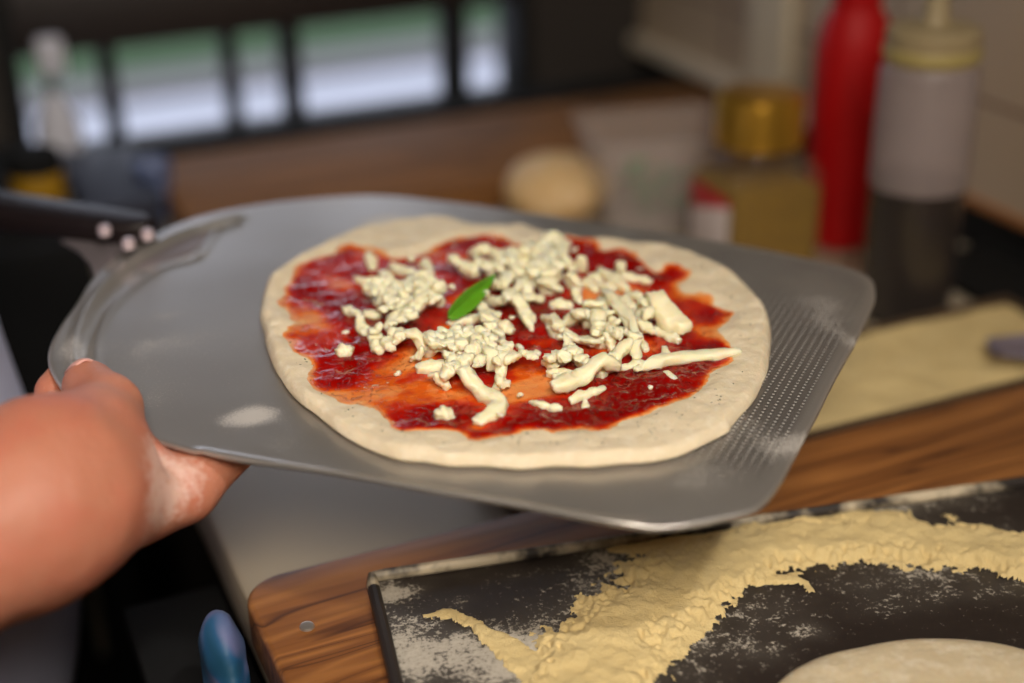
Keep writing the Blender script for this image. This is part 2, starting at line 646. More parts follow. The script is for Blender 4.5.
PEEL_PX = [(868, 277), (874, 290), (872, 305), (855, 340), (835, 375), (815, 415), (798, 447), (780, 480), (765, 500), (750, 510), (720, 517),
           (690, 523), (660, 526), (630, 525), (600, 521), (560, 514), (500, 503), (450, 495), (400, 486), (340, 475), (300, 469), (240, 460),
           (200, 451), (150, 437), (110, 420), (75, 400), (53, 372), (50, 350), (62, 325), (78, 303), (92, 280), (110, 262), (135, 245),
           (160, 232), (195, 218), (240, 208), (290, 201), (340, 197), (380, 196), (420, 199), (480, 206), (560, 217), (640, 229), (700, 238),
           (760, 249), (810, 259), (845, 267)]
peel_out = resample(catmull([onp(*p) for p in PEEL_PX], 6), 360)
_a, _b = onp(798, 447), onp(855, 340)
PEEL_ANG = math.pi / 2 - math.atan2(_b[1] - _a[1], _b[0] - _a[0])
M_peel = peel_mat()
PZ_PX = [(262, 303), (268, 283), (282, 270), (300, 258), (318, 250), (340, 240), (362, 232), (380, 228), (405, 224), (430, 221), (455, 224), (480, 230),
         (510, 229), (525, 229), (540, 235), (565, 240), (600, 242), (650, 247), (675, 252), (700, 260), (720, 269), (735, 278), (748, 290), (760, 303), (768, 318),
         (771, 338), (768, 370), (762, 385), (755, 400), (745, 412), (731, 428), (728, 433), (700, 447), (680, 456), (650, 462), (620, 464), (590, 467), (555, 466), (520, 469),
         (485, 466), (450, 466), (425, 462), (400, 460), (375, 452), (350, 440), (332, 428), (315, 414), (302, 405), (290, 393), (282, 381), (274, 368), (266, 345), (265, 335), (260, 318)]
pz_out = resample(catmull([onp(p[0], p[1], .003) for p in PZ_PX], 5), 420)

# ---- peel sheet
K = 90
cen = np.array([0.0, 0.02])
ts = np.linspace(0, 1, K)[1:] ** .8
ridge_o = catmull([onp(*p) for p in [(96, 425), (80, 385), (76, 352), (80, 330), (92, 303), (110, 280), (136, 258), (166, 240), (200, 226), (240, 216)]], 5, False)
ridge_i = catmull([onp(*p) for p in [(112, 420), (98, 385), (94, 352), (100, 328), (114, 304), (136, 284), (166, 266), (196, 258), (204, 246), (214, 232), (240, 222)]], 5, False)
vs = [cen]
for t in ts:
    vs += list(cen + (peel_out - cen) * t)
vs = np.array(vs)
X, Y = vs[:, 0], vs[:, 1]
do, ao = dist_poly(X, Y, ridge_o, False)
di, ai = dist_poly(X, Y, ridge_i, False)
dedge = dist_poly(X, Y, peel_out)[0]
z = .0026 * np.exp(-(do / .0032) ** 2) + .0018 * np.exp(-(di / .0022) ** 2)
band = np.array(list(ridge_o) + list(ridge_i[::-1]))
db = dist_poly(X, Y, band)[0]
z -= .0030 * sstep(.001, -.003, db)
z += .0006 * fbm(X * 9, Y * 9)
near = resample(catmull([onp(*p) for p in [(640, 523), (600, 520), (500, 503), (400, 486), (300, 469), (200, 451)]], 5, False), 40, False)
dn = dist_poly(X, Y, near, False)[0]
z += .0017 * np.exp(-(dn / .0022) ** 2)
def blob(X, Y, px, py, r, ry=None):
    c = onp(px, py); ry = ry or r
    return np.exp(-(((X - c[0]) / r) ** 2 + ((Y - c[1]) / ry) ** 2))
dust = np.zeros(len(X))
for b in [(250, 418, .017, .012, 1.0), (385, 222, .018, .014, 1.5), (130, 350, .03, .03, .45), (165, 316, .014, .005, .4), (215, 355, .035, .05, .36), (150, 400, .02, .02, .3), (300, 440, .03, .02, .35),
          (700, 470, .03, .03, .5), (795, 445, .018, .012, 1.0), (830, 310, .02, .03, .5), (330, 205, .03, .01, .6),
          (190, 255, .02, .02, .5), (215, 225, .02, .01, .5), (70, 350, .01, .03, .5), (500, 215, .04, .01, .35), (620, 232, .03, .01, .4), (740, 425, .02, .02, .6), (850, 340, .008, .03, .7)]:
    dust += blob(X, Y, *b[:4]) * b[4]
dust *= .7 + .6 * fbm(X * 60, Y * 60)
e_dir = (_b - _a) / np.linalg.norm(_b - _a); p_dir = np.array([e_dir[1], -e_dir[0]])
dp = (X - _a[0]) * p_dir[0] + (Y - _a[1]) * p_dir[1]      # 0 at the straight end, negative inward
al = (X - _a[0]) * e_dir[0] + (Y - _a[1]) * e_dir[1]
if (onp(500, 350) - _a) @ p_dir > 0: dp = -dp
dots = sstep(-.150, -.10, dp) * sstep(-.002, -.010, dp) * sstep(-.055, -.015, al + .0) * sstep(.0, -.006, dedge + .002)
dots *= np.clip(.85 + .9 * fbm(X * 25, Y * 25), .2, 1)
quads = []
N = len(peel_out)
tri = [(0, 1 + k, 1 + (k + 1) % N) for k in range(N)]
for r in range(K - 2):
    b0, b1 = 1 + r * N, 1 + (r + 1) * N
    quads += [(b0 + k, b1 + k, b1 + (k + 1) % N, b0 + (k + 1) % N) for k in range(N)]
# under side and rounded edge
base = len(vs)
V3 = [(x, y, zz) for (x, y), zz in zip(vs, z)]
last = 1 + (K - 2) * N
TH = .0032
for off, zz in ((.0008, -.0007), (.0009, -.0023), (0, -TH)):
    dirs = peel_out - cen; dirs = dirs / np.linalg.norm(dirs, axis=1)[:, None]
    V3 += [(p[0] + q[0] * off, p[1] + q[1] * off, z[last + i] + zz) for i, (p, q) in enumerate(zip(peel_out, dirs))]
for j in range(3):
    A = last if j == 0 else base + (j - 1) * N; B = base + j * N
    quads += [(A + k, B + k, B + (k + 1) % N, A + (k + 1) % N) for k in range(N)]
bc = len(V3); V3.append((cen[0], cen[1], -TH))
Bl = base + 2 * N
tri += [(bc, Bl + (k + 1) % N, Bl + k) for k in range(N)]
me = pymesh('peel_blade', V3, [tuple(q) for q in quads] + tri)
attr(me, 'dust', np.r_[dust, dust[last:last + N], dust[last:last + N], dust[last:last + N], 0])
attr(me, 'dots', np.r_[dots, np.zeros(3 * N + 1)])
peel = empty('pizza_peel'); peel.matrix_world = PEEL_M
tag(peel, 'dusty aluminium pizza peel with a black riveted handle, held over the worktop under the pizza', 'pizza peel')
blade = link('blade', me, M_peel, peel, True)
blade['label'] = 'grey aluminium blade with rows of embossed dots'

# handle tang and grip
M_tang = plain('tang_metal', srgb(150, 140, 142), .4, .6)
M_grip = plain('dark_handle', srgb(24, 15, 14), .42, bump=(60, .1, .001), Specular_IOR_Level=.3)
tang_px = [(60, 236), (76, 243), (90, 256), (96, 268), (92, 281), (110, 263), (135, 246), (160, 234), (190, 222), (165, 226), (145, 232), (110, 236), (84, 234)]
tang_px = [(60, 236), (78, 246), (90, 260), (94, 276), (112, 272), (150, 262), (190, 250), (215, 228), (195, 219), (160, 231), (135, 236), (95, 234)]
BM().prism([onp(*p) for p in tang_px], -.0050, -.0026, .0004).build('tang', M_tang, peel, label='pale metal neck plate between handle and blade')
ga, gb = onp(152, 238), onp(0, 217)
gd = (gb - ga) / np.linalg.norm(gb - ga); gn = np.array([-gd[1], gd[0]])
L = .62; poly = []
prof_w = [(0, .006), (.010, .0125), (.05, .0150), (.12, .0185), (.25, .0195), (.45, .0190), (.58, .0200), (.61, .016), (.62, .007)]
up_, dn_ = [ga + gd * s + gn * w for s, w in prof_w], [ga + gd * s - gn * w for s, w in prof_w]
g = BM().prism(up_ + dn_[::-1], -.004, .013, .0045)
g.build('handle', M_grip, peel, label='dark brown-black handle grip')
M_rivet = plain('steel_rivet', srgb(225, 205, 210), .3, .5)
for px, py in ((104, 227), (128, 240), (147, 231)):
    c = onp(px, py, .013)
    BM().lathe([(0, .0145), (.0022, .0142), (.0038, .0134), (.0042, .0120), (.0042, .008)], 20, Matrix.Translation((c[0], c[1], 0))).build('rivet', M_rivet, peel)

# ================================================================== PIZZA
SAUCE_PX = [(284, 300), (290, 283), (300, 270), (318, 262), (348, 252), (360, 251), (375, 255), (395, 262), (425, 254), (450, 246), (480, 241), (500, 242), (522, 250), (545, 248),
            (562, 243), (585, 243), (600, 250), (622, 253), (640, 260), (655, 273), (672, 271), (682, 281), (680, 290), (700, 300), (716, 306), (730, 316), (722, 326), (712, 332),
            (726, 342), (734, 352), (728, 364), (706, 376), (702, 388), (690, 394), (665, 404), (642, 414), (620, 424), (590, 430), (560, 432), (530, 430), (505, 434), (478, 441),
            (460, 434), (432, 430), (405, 431), (390, 422), (372, 410), (346, 404), (325, 395), (314, 381), (318, 365), (304, 352), (292, 338), (298, 326), (288, 314)]
sauce_poly = catmull([onp(p[0], p[1], .005) for p in SAUCE_PX], 5)
pc = onp(515, 345, .004)


def dough_h(X, Y, dout=None, dsa=None):
    if dout is None: dout = dist_poly(X, Y, pz_out)[0]
    if dsa is None: dsa = dist_poly(X, Y, sauce_poly)[0]
    d = np.clip(-dout, 0, 1)
    edge = np.sqrt(np.clip(d / .0055, 0, 1) * (2 - np.clip(d / .0055, 0, 1)))
    rim = .0042 + .0030 * sstep(-.004, .010, dsa) + .0012 * fbm(X * 34, Y * 34, 1.0) * sstep(-.01, .01, dsa)
    rim += .0018 * fbm(X * 80, Y * 80, 4.0, 4) * sstep(-.002, .006, dsa)
    return edge * rim + .0002


def sauce_t(X, Y, dsa=None):
    """0..1 cover of sauce"""
    if dsa is None: dsa = dist_poly(X, Y, sauce_poly)[0]
    t = .78 + .75 * fbm(X * 30, Y * 30, 7.0)
    for px, py, rx, ry, a in THIN:
        c = onp(px, py, .005)
        t = t - a * np.exp(-(((X - c[0]) / rx) ** 2 + ((Y - c[1]) / ry) ** 2))
    t = np.clip(t, .18, 1)
    w = dsa + .004 * fbm(X * 70, Y * 70, 2.0) * 2
    return t * sstep(.0038, -.0050, w) ** .8


THIN = [(420, 388, .022, .014, .75), (450, 400, .018, .010, .5), (540, 388, .024, .010, .95), (470, 300, .016, .010, .5), (440, 350, .02, .012, .5), (560, 330, .014, .01, .4), (610, 290, .018, .012, .5), (400, 370, .014, .010, .5), (445, 330, .012, .016, .5), (455, 262, .016, .014, .5), (430, 280, .016, .012, .35),
        (690, 292, .010, .016, .5), (615, 355, .012, .010, .4), (655, 352, .014, .010, .4), (310, 318, .010, .016, .45), (298, 300, .008, .016, .4), (352, 285, .014, .010, .35), (640, 300, .016, .014, .4),
        (720, 335, .010, .010, .8), (590, 300, .016, .014, .3), (540, 345, .012, .010, .3), (475, 430, .01, .006, .5), (325, 398, .012, .005, .6), (520, 372, .012, .008, .3)]

KR = 110
ts = np.linspace(0, 1, KR)[1:]; ts = 1 - (1 - ts) ** 1.25
vs = [pc]
for t in ts: vs += list(pc + (pz_out - pc) * t)
vs = np.array(vs); X, Y = vs[:, 0], vs[:, 1]
dout = dist_poly(X, Y, pz_out)[0]; dsa = dist_poly(X, Y, sauce_poly)[0]
z = dough_h(X, Y, dout, dsa)
N = len(pz_out)
quads = []
for r in range(KR - 2):
    b0, b1 = 1 + r * N, 1 + (r + 1) * N
    quads += [(b0 + k, b1 + k, b1 + (k + 1) % N, b0 + (k + 1) % N) for k in range(N)]
last = 1 + (KR - 2) * N
z[last:] = .0020
V3 = [(x, y, zz + .0012) for (x, y), zz in zip(vs, z)]
base = len(V3)
inn = pz_out + (pc - pz_out) * .015
V3 += [(p[0], p[1], .0012) for p in inn]
quads += [(last + k, base + k, base + (k + 1) % N, last + (k + 1) % N) for k in range(N)]
tri = [(0, 1 + k, 1 + (k + 1) % N) for k in range(N)]
bc = len(V3); V3.append((pc[0], pc[1], .0012))
tri += [(bc, base + (k + 1) % N, base + k) for k in range(N)]
pizza = empty('pizza'); pizza.matrix_world = PEEL_M
tag(pizza, 'unbaked pizza of pale dough spread with red tomato sauce, lying on the aluminium peel', 'pizza')
link('dough_base', pymesh('dough_base', V3, quads + tri), M_dough, pizza, True)


# sauce layer
def top_h(X, Y):
    dsa = dist_poly(X, Y, sauce_poly)[0]
    s = sauce_t(X, Y, dsa)
    lump = np.clip(fbm(X * 130, Y * 130, 11.0, 4), -.5, .6) * .0022
    return dough_h(X, Y, None, dsa) + .0012 + s * (.0011 + lump) - .0001 * (s < .02), s


step = .0009
lo = sauce_poly.min(0) - .006; hi = sauce_poly.max(0) + .006
gx = np.arange(lo[0], hi[0], step); gy = np.arange(lo[1], hi[1], step)
GX, GY = np.meshgrid(gx, gy, indexing='ij')
H, S = top_h(GX.ravel(), GY.ravel()); H = H.reshape(GX.shape); S = S.reshape(GX.shape)
keep = S > .03
cell = keep[:-1, :-1] | keep[1:, :-1] | keep[:-1, 1:] | keep[1:, 1:]
H = np.where(S > .03, H, H - .0006)
idx = -np.ones(GX.shape, int)
used = np.zeros(GX.shape, bool)
used[:-1, :-1] |= cell; used[1:, :-1] |= cell; used[:-1, 1:] |= cell; used[1:, 1:] |= cell
idx[used] = np.arange(used.sum())
cc = np.argwhere(cell)
Q = np.stack([idx[cc[:, 0], cc[:, 1]], idx[cc[:, 0] + 1, cc[:, 1]], idx[cc[:, 0] + 1, cc[:, 1] + 1], idx[cc[:, 0], cc[:, 1] + 1]], 1)
me = npmesh('tomato_sauce', np.stack([GX[used], GY[used], H[used]], 1), Q)
attr(me, 'thick', S[used])
link('tomato_sauce', me, M_sauce, pizza, True, label='glossy red tomato sauce with thin orange smears')

# ---- grated cheese
NXC = 400
hmap = {}
def hkey(u, v): return (int(round(u / .003)), int(round(v / .003)))


def shred_mesh(name, pts, r, flat=.8, seed=0, taper=.75):
    """pts: (m,3) local path; blunt, slightly square, wavy strip of cheese"""
    pts = np.asarray(pts, float)
    if len(pts) == 2: pts = np.array([pts[0], (pts[0] + pts[1]) / 2 + rng.normal(0, .12, 3) * np.array([r, r, .2 * r]) * 2, pts[1]])
    Pc = catmull(pts, 5, False)
    m = len(Pc)
    d = np.gradient(Pc, axis=0); d /= np.linalg.norm(d, axis=1)[:, None] + 1e-12
    L = np.r_[0, np.cumsum(np.linalg.norm(np.diff(Pc, axis=0), axis=1))]
    # cap rings
    stations = [(-.62, .58), (-.50, .86)] + [(None, 1.0)] * m + [(.50, .86), (.62, .55)]
    V = []; n = 14
    for i, (off, k) in enumerate(stations):
        j = min(max(i - 2, 0), m - 1)
        c = Pc[j] + (d[j] * (r * off) if off else 0)
        a = np.cross(d[j], [0, 0, 1.0]); a /= np.linalg.norm(a) + 1e-9
        b = np.cross(a, d[j])
        rr = r * k * (1 + .22 * float(vnoise(np.array([L[j] / r * .45 + seed * 3.1]), np.array([seed * 1.7]))[0]))
        ntp = 1 - (1 - taper) * abs(2 * L[j] / (L[-1] + 1e-9) - 1) ** 3
        for q in range(n):
            t = 2 * math.pi * q / n + .4
            ca, sa = math.cos(t), math.sin(t)
            e = (abs(ca) ** 4.5 + abs(sa) ** 4.5) ** (-1 / 4.5)
            V.append(c + a * ca * e * rr * ntp + b * sa * e * rr * flat * ntp)
    V = np.array(V)
    s = 260
    nz = np.stack([vnoise(V[:, 0] * s + seed, V[:, 1] * s, V[:, 2] * s + k * 9) for k in range(3)], 1)
    s = 700
    nz2 = np.stack([vnoise(V[:, 0] * s + seed, V[:, 1] * s, V[:, 2] * s + k * 9) for k in range(3)], 1)
    V = V + nz * min(r * .40, .0012) + nz2 * min(r * .24, .0007)
    ns = len(stations)
    Fq = [(i * n + q, i * n + (q + 1) % n, (i + 1) * n + (q + 1) % n, (i + 1) * n + q) for i in range(ns - 1) for q in range(n)]
    Fq += [tuple(range(n))[::-1], tuple((ns - 1) * n + q for q in range(n))]
    return V, Fq


def put_shred(pxs, w, label, group=None, lift=0.0, name='cheese_shred', flat=.8):
    """pxs: picture points of its run, w: width in picture pixels"""
    P = [onp(a, b, .008) for a, b in pxs]
    if len(P) == 1: P = [P[0] - [.002, 0], P[0] + [.002, .0005]]
    c = np.mean(P, 0)
    dep = (p2w(c[0], c[1], .008) - CAM) @ FW
    r = max(.0012, .5 * w * dep / F * 1.16)
    seed = random.random() * 100
    pts = []
    # drape over what already lies there
    Q = catmull(np.array(P), 6, False) if len(P) > 2 else np.array([P[0] + (P[1] - P[0]) * t for t in np.linspace(0, 1, 5)])
    hs = []
    for q in Q:
        h0 = .0060
        h = max([hmap.get((hkey(*q)[0] + i, hkey(*q)[1] + j), h0) for i in (-1, 0, 1) for j in (-1, 0, 1)])
        hs.append(h)
    hs = np.array(hs)
    if len(hs) > 3: hs = np.convolve(np.pad(hs, 1, mode='edge'), [.25, .5, .25], 'valid')
    hs = np.minimum(hs, .0155) + lift
    pts = [(q[0], q[1], h + r * flat * .72) for q, h in zip(Q, hs)]
    for q, h in zip(Q, hs):
        k = hkey(*q); rr = max(0, int(round(r / .003)))
        for i in range(-rr, rr + 1):
            for j in range(-rr, rr + 1):
                kk = (k[0] + i, k[1] + j)
                hmap[kk] = max(hmap.get(kk, 0), h + r * flat * 1.25)
    step_ = max(1, len(pts) // 4)
    sel = pts[::step_]
    if tuple(sel[-1]) != tuple(pts[-1]): sel.append(pts[-1])
    V, Fq = shred_mesh(name, sel, r, flat, seed)
    o3 = V.mean(0)
    me = pymesh(name, V - o3, Fq)
    o = link(name, me, M_cheese, None, True)
    o.matrix_world = PEEL_M @ Matrix.Translation(o3)
    tag(o, label, 'cheese', group)
    return o


G_FR = ('small white cheese shred in the front heap between basil leaf and lower crust', 'cheese shreds in the front heap')
G_LF = ('small white shred of grated cheese in the heap left of the basil leaf', 'cheese shreds left of the basil leaf')
G_BK = ('small white cheese crumb in the tall heap right behind the basil leaf', 'cheese shreds in the heap behind the basil leaf')
G_RT = ('white shred of grated cheese in the loose heap at the right of the pizza', 'cheese shreds in the right heap')
G_MD = ('white crumb of cheese in the small middle pile, behind the fat diagonal shred', 'cheese crumbs in the middle pile')

SH = [
    ([(402, 296), (412, 302)], 16, G_LF), ([(378, 298), (388, 304)], 15, G_LF), ([(426, 298), (438, 303)], 15, G_LF), ([(414, 278), (420, 284)], 11, G_LF), ([(392, 318), (402, 320)], 13, G_LF),
    ([(514, 264), (526, 268)], 16, G_BK), ([(526, 280), (536, 284)], 16, G_BK), ([(544, 288), (552, 292)], 15, G_BK), ([(510, 300), (520, 304)], 14, G_BK), ([(466, 270), (474, 276)], 15, G_BK), ([(548, 270), (556, 278)], 15, G_BK), ([(570, 284), (578, 290)], 11, G_BK), ([(484, 272), (496, 274)], 12, G_BK),
    ([(448, 354), (458, 358)], 14, G_FR), ([(480, 356), (488, 362)], 13, G_FR), ([(606, 328), (616, 334)], 13, G_RT), ([(586, 322), (596, 328)], 12, G_RT), ([(636, 312), (646, 320)], 12, G_RT),
    # lowest layer first
    ([(655, 330), (678, 340)], 9, G_RT), ([(615, 298), (635, 312)], 9, G_RT), ([(620, 308), (632, 318)], 8, G_RT), ([(600, 345), (625, 337)], 11, G_RT),
    ([(548, 325), (560, 337)], 9, G_RT), ([(565, 335), (588, 341)], 7, G_RT), ([(562, 327), (596, 311)], 10, G_RT), ([(545, 318), (562, 338)], 9, G_RT),
    ([(566, 343), (592, 349)], 7, G_RT), ([(636, 325), (652, 336)], 9, G_RT), ([(640, 340), (646, 349)], 7, G_RT),
    ([(664, 350), (668, 357)], 8, G_RT), ([(666, 371), (675, 376)], 6, G_RT), ([(607, 345), (616, 353)], 8, G_RT), ([(618, 368), (640, 362)], 8, G_RT),
    ([(628, 300), (640, 308)], 8, G_RT), ([(640, 316), (652, 322)], 9, G_RT), ([(612, 325), (618, 332)], 8, G_RT), ([(575, 322), (590, 330)], 8, G_RT),
    ([(602, 300), (600, 312)], 8, G_RT), ([(584, 350), (602, 352)], 7, G_RT), ([(620, 328), (640, 346)], 7, G_RT),
    ([(595, 348), (598, 330), (604, 311)], 11, ('upright white cheese strip crossing the right heap, left of the bent strip', None)),
    ([(604, 300), (614, 318), (630, 334), (636, 360)], 10, ('long bent white cheese strip running down the right heap', None)),
    ([(652, 314), (664, 324), (682, 334)], 19, ('broad flat slab of white cheese near the right sauce edge', None)),
    ([(637, 371), (656, 365), (690, 357), (715, 355), (737, 351)], 10, ('longest white cheese strip, reaching from the sauce onto the right crust', None)),
    ([(572, 399), (602, 388)], 9, ('flat white cheese strip lying just under the fat diagonal shred', None)),
    ([(533, 400), (545, 405), (560, 408)], 8, ('half-sunken white cheese shred in the sauce below the middle pile', None)),
    ([(600, 374), (626, 356)], 13, ('white cheese piece leaning between the fat diagonal shred and the bent strip', None)),
    ([(550, 374), (572, 374)], 11, G_MD), ([(556, 362), (568, 357)], 11, G_MD), ([(575, 362), (592, 370)], 9, G_MD), ([(556, 381), (562, 386)], 8, G_MD), ([(565, 350), (572, 355)], 8, G_MD), ([(545, 367), (556, 370)], 8, G_MD),
    ([(580, 372), (590, 374)], 8, G_MD), ([(570, 365), (578, 368)], 9, G_MD),
    ([(557, 392), (582, 384), (614, 373)], 15, ('fattest white cheese shred, lying diagonally below the right heap', None)),
    # back right
    ([(603, 272), (612, 280), (625, 289)], 12, G_RT), ([(620, 276), (649, 281)], 9, ('flat white cheese strip at the far right of the sauce, behind the right heap', None)), ([(618, 270), (622, 278)], 8, G_RT), ([(585, 282), (596, 290)], 9, G_RT), ([(590, 275), (600, 280)], 8, G_RT),
    ([(600, 288), (612, 294)], 8, G_RT),
    # back heap
    ([(505, 262), (530, 264)], 12, G_BK), ([(510, 270), (520, 282)], 12, G_BK), ([(535, 262), (540, 275)], 12, G_BK), ([(546, 275), (556, 268)], 11, G_BK), ([(560, 265), (572, 280)], 8, G_BK),
    ([(530, 282), (542, 278)], 11, G_BK), ([(545, 290), (556, 286)], 11, G_BK), ([(568, 288), (580, 290)], 8, G_BK), ([(520, 290), (530, 294)], 10, G_BK), ([(540, 295), (560, 297)], 9, G_BK),
    ([(552, 305), (570, 306)], 11, G_BK), ([(508, 300), (520, 298)], 10, G_BK), ([(575, 300), (580, 306)], 7, G_BK), ([(525, 305), (542, 305)], 9, G_BK), ([(515, 308), (532, 322)], 10, G_BK),
    ([(560, 255), (566, 264)], 8, G_BK), ([(525, 256), (532, 260)], 9, G_BK), ([(552, 280), (560, 276)], 9, G_BK), ([(538, 272), (545, 284)], 10, G_BK), ([(548, 262), (552, 272)], 10, G_BK),
    ([(541, 251), (556, 252)], 15, ('rounded white cheese lump on top of the tall heap at the back of the pizza', None)),
    ([(585, 318), (600, 318)], 8, G_BK), ([(500, 285), (512, 290)], 9, G_BK), ([(495, 262), (500, 272)], 10, G_BK),
    ([(476, 262), (486, 266)], 12, G_BK), ([(460, 272), (474, 280)], 10, G_BK), ([(450, 268), (458, 276)], 9, G_BK), ([(490, 280), (500, 278)], 8, G_BK),
    # right of the leaf
    ([(461, 312), (468, 307)], 7, G_BK), ([(476, 307), (496, 318)], 9, G_BK), ([(485, 299), (508, 313)], 9, G_BK), ([(496, 295), (506, 300)], 9, G_BK), ([(505, 312), (512, 305)], 8, G_BK),
    # back left pieces
    ([(370, 256), (372, 268)], 9, ('upright white cheese crumb at the upper left edge of the sauce', None)), ([(424, 261), (431, 274)], 8, ('white cheese shred tilted by the far edge of the sauce left of the basil tip', None)),
    ([(358, 280), (378, 284)], 9, G_LF), ([(392, 266), (410, 276)], 9, G_LF), ([(368, 297), (382, 300)], 13, G_LF), ([(385, 292), (398, 300)], 12, G_LF), ([(416, 291), (442, 296)], 11, G_LF),
    ([(402, 304), (418, 312)], 9, G_LF), ([(410, 284), (428, 288)], 8, G_LF), ([(366, 312), (376, 316)], 8, G_LF), ([(420, 302), (440, 306)], 10, G_LF), ([(380, 275), (392, 282)], 9, G_LF),
    ([(346, 309), (358, 317)], 9, G_LF), ([(359, 322), (367, 333)], 9, G_LF), ([(384, 310), (396, 306)], 9, G_LF), ([(430, 312), (440, 310)], 8, G_LF), ([(404, 296), (410, 302)], 9, G_LF),
    ([(374, 336), (379, 350)], 13, ('rounded white cheese lump at the left of the front heap, over the orange smear', None)),
    ([(340, 353), (349, 350)], 13, ('lone white cheese crumb in the glossy sauce at far left', None)),
    ([(385, 346), (392, 354)], 9, G_LF), ([(386, 328), (410, 316)], 9, G_LF), ([(392, 346), (404, 335)], 11, G_LF), ([(413, 322), (424, 314)], 11, G_LF), ([(398, 330), (412, 326)], 9, G_LF), ([(396, 352), (404, 350)], 9, G_LF),
    # front heap
    ([(408, 350), (428, 352), (443, 355)], 11, G_FR), ([(424, 343), (436, 345)], 9, G_FR), ([(422, 369), (444, 367), (464, 368)], 13, ('smooth fat white cheese shred at the lower left of the front heap', None)),
    ([(443, 347), (455, 338), (469, 328)], 11, ('white cheese strip slanting up towards the basil leaf from the front heap', None)),
    ([(451, 323), (472, 319), (488, 324)], 9, ('white cheese strip lying just below the basil leaf', None)), ([(482, 324), (496, 322)], 10, G_FR), ([(484, 330), (510, 329)], 11, G_FR), ([(485, 338), (500, 340)], 12, G_FR), ([(500, 334), (510, 336)], 10, G_FR),
    ([(448, 352), (452, 350)], 8, G_FR), ([(457, 350), (461, 361)], 9, G_FR), ([(449, 358), (455, 362)], 8, G_FR), ([(474, 352), (481, 362)], 12, G_FR), ([(470, 368), (478, 362)], 12, G_FR), ([(486, 350), (495, 361)], 10, G_FR),
    ([(488, 364), (491, 373)], 10, G_FR), ([(465, 350), (472, 348)], 8, G_FR), ([(478, 345), (488, 346)], 8, G_FR), ([(498, 386), (504, 370), (516, 356)], 10, G_FR), ([(507, 376), (517, 369)], 8, G_FR), ([(503, 358), (510, 362)], 8, G_FR),
    ([(462, 377), (472, 372)], 12, G_FR), ([(446, 378), (458, 374)], 11, G_FR), ([(432, 382), (446, 386)], 9, G_FR), ([(444, 388), (452, 382)], 11, G_FR), ([(476, 380), (482, 374)], 9, G_FR), ([(460, 386), (454, 380)], 9, G_FR),
    ([(499, 387), (507, 388)], 10, ('small grey-white cheese crumb right above the curved shred', None)), ([(494, 372), (498, 378)], 7, G_FR), ([(522, 366), (534, 372)], 8, ('small pale cheese crumb between the front heap and the middle pile', None)),
    ([(523, 324), (530, 330)], 7, G_FR), ([(432, 357), (444, 360)], 9, G_FR), ([(412, 360), (422, 362)], 8, G_FR),
    ([(464, 389), (482, 394), (497, 402), (496, 411), (479, 421)], 14, ('fat curved white cheese shred hooked near the lower crust', None)),
    ([(441, 416), (447, 415)], 15, ('round white cheese blob alone in the red sauce near the lower crust', None)),
]
for pxs, w, lab in SH:
    put_shred(pxs, w, lab[0], lab[1])
# smaller crumbs filling the heaps
REG = [((540, 270), 42, 20, G_BK, 20), ((405, 300), 42, 22, G_LF, 18), ((470, 355), 46, 18, G_FR, 16), ((620, 330), 44, 22, G_RT, 10), ((566, 366), 22, 10, G_MD, 6), ((480, 290), 30, 14, G_BK, 8), ((395, 335), 20, 16, G_LF, 5)]
for (cx, cy), rx, ry, lab, n in REG:
    for _ in range(n):
        a = random.uniform(0, 2 * math.pi); q = random.random() ** .6
        x, y = cx + rx * q * math.cos(a), cy + ry * q * math.sin(a)
        l = random.uniform(3, 11); b = random.uniform(0, math.pi)
        put_shred([(x - l * math.cos(b) / 2, y - l * math.sin(b) / 4), (x + l * math.cos(b) / 2, y + l * math.sin(b) / 4)], random.uniform(6, 11.5), lab[0], lab[1])

# ---- basil leaf
def leaf_mesh(L, W, fold=.5, curl=.3, n=24, m=7):
    V = []; Fq = []
    for i in range(n + 1):
        t = i / n
        w = W * (math.sin(math.pi * min(1, t * .94 + .06) ** .75) ** .8) * (1 - .35 * t)
        if i == n: w = W * .02
        for j in range(-m, m + 1):
            s = j / m
            zz = fold * abs(s) * w + curl * L * (t * (1 - t)) + .0004 * math.sin(9 * t + 2 * s)
            V.append((t * L, s * w, zz - .0006 * math.exp(-(s / .08) ** 2)))
    k = 2 * m + 1
    for i in range(n):
        for j in range(k - 1):
            Fq.append((i * k + j, (i + 1) * k + j, (i + 1) * k + j + 1, i * k + j + 1))
    nb = len(V)
    V += [(x, y, zz - .0005) for x, y, zz in V]
    Fq += [tuple(nb + q for q in f[::-1]) for f in Fq[:]]
    rim = [j for j in range(k)] + [i * k + k - 1 for i in range(1, n + 1)] + [n * k + j for j in range(k - 2, -1, -1)] + [i * k for i in range(n - 1, 0, -1)]
    for a, b in zip(rim, rim[1:] + rim[:1]):
        Fq.append((a, nb + a, nb + b, b) if True else None)
    return pymesh('basil_leaf', V, Fq)


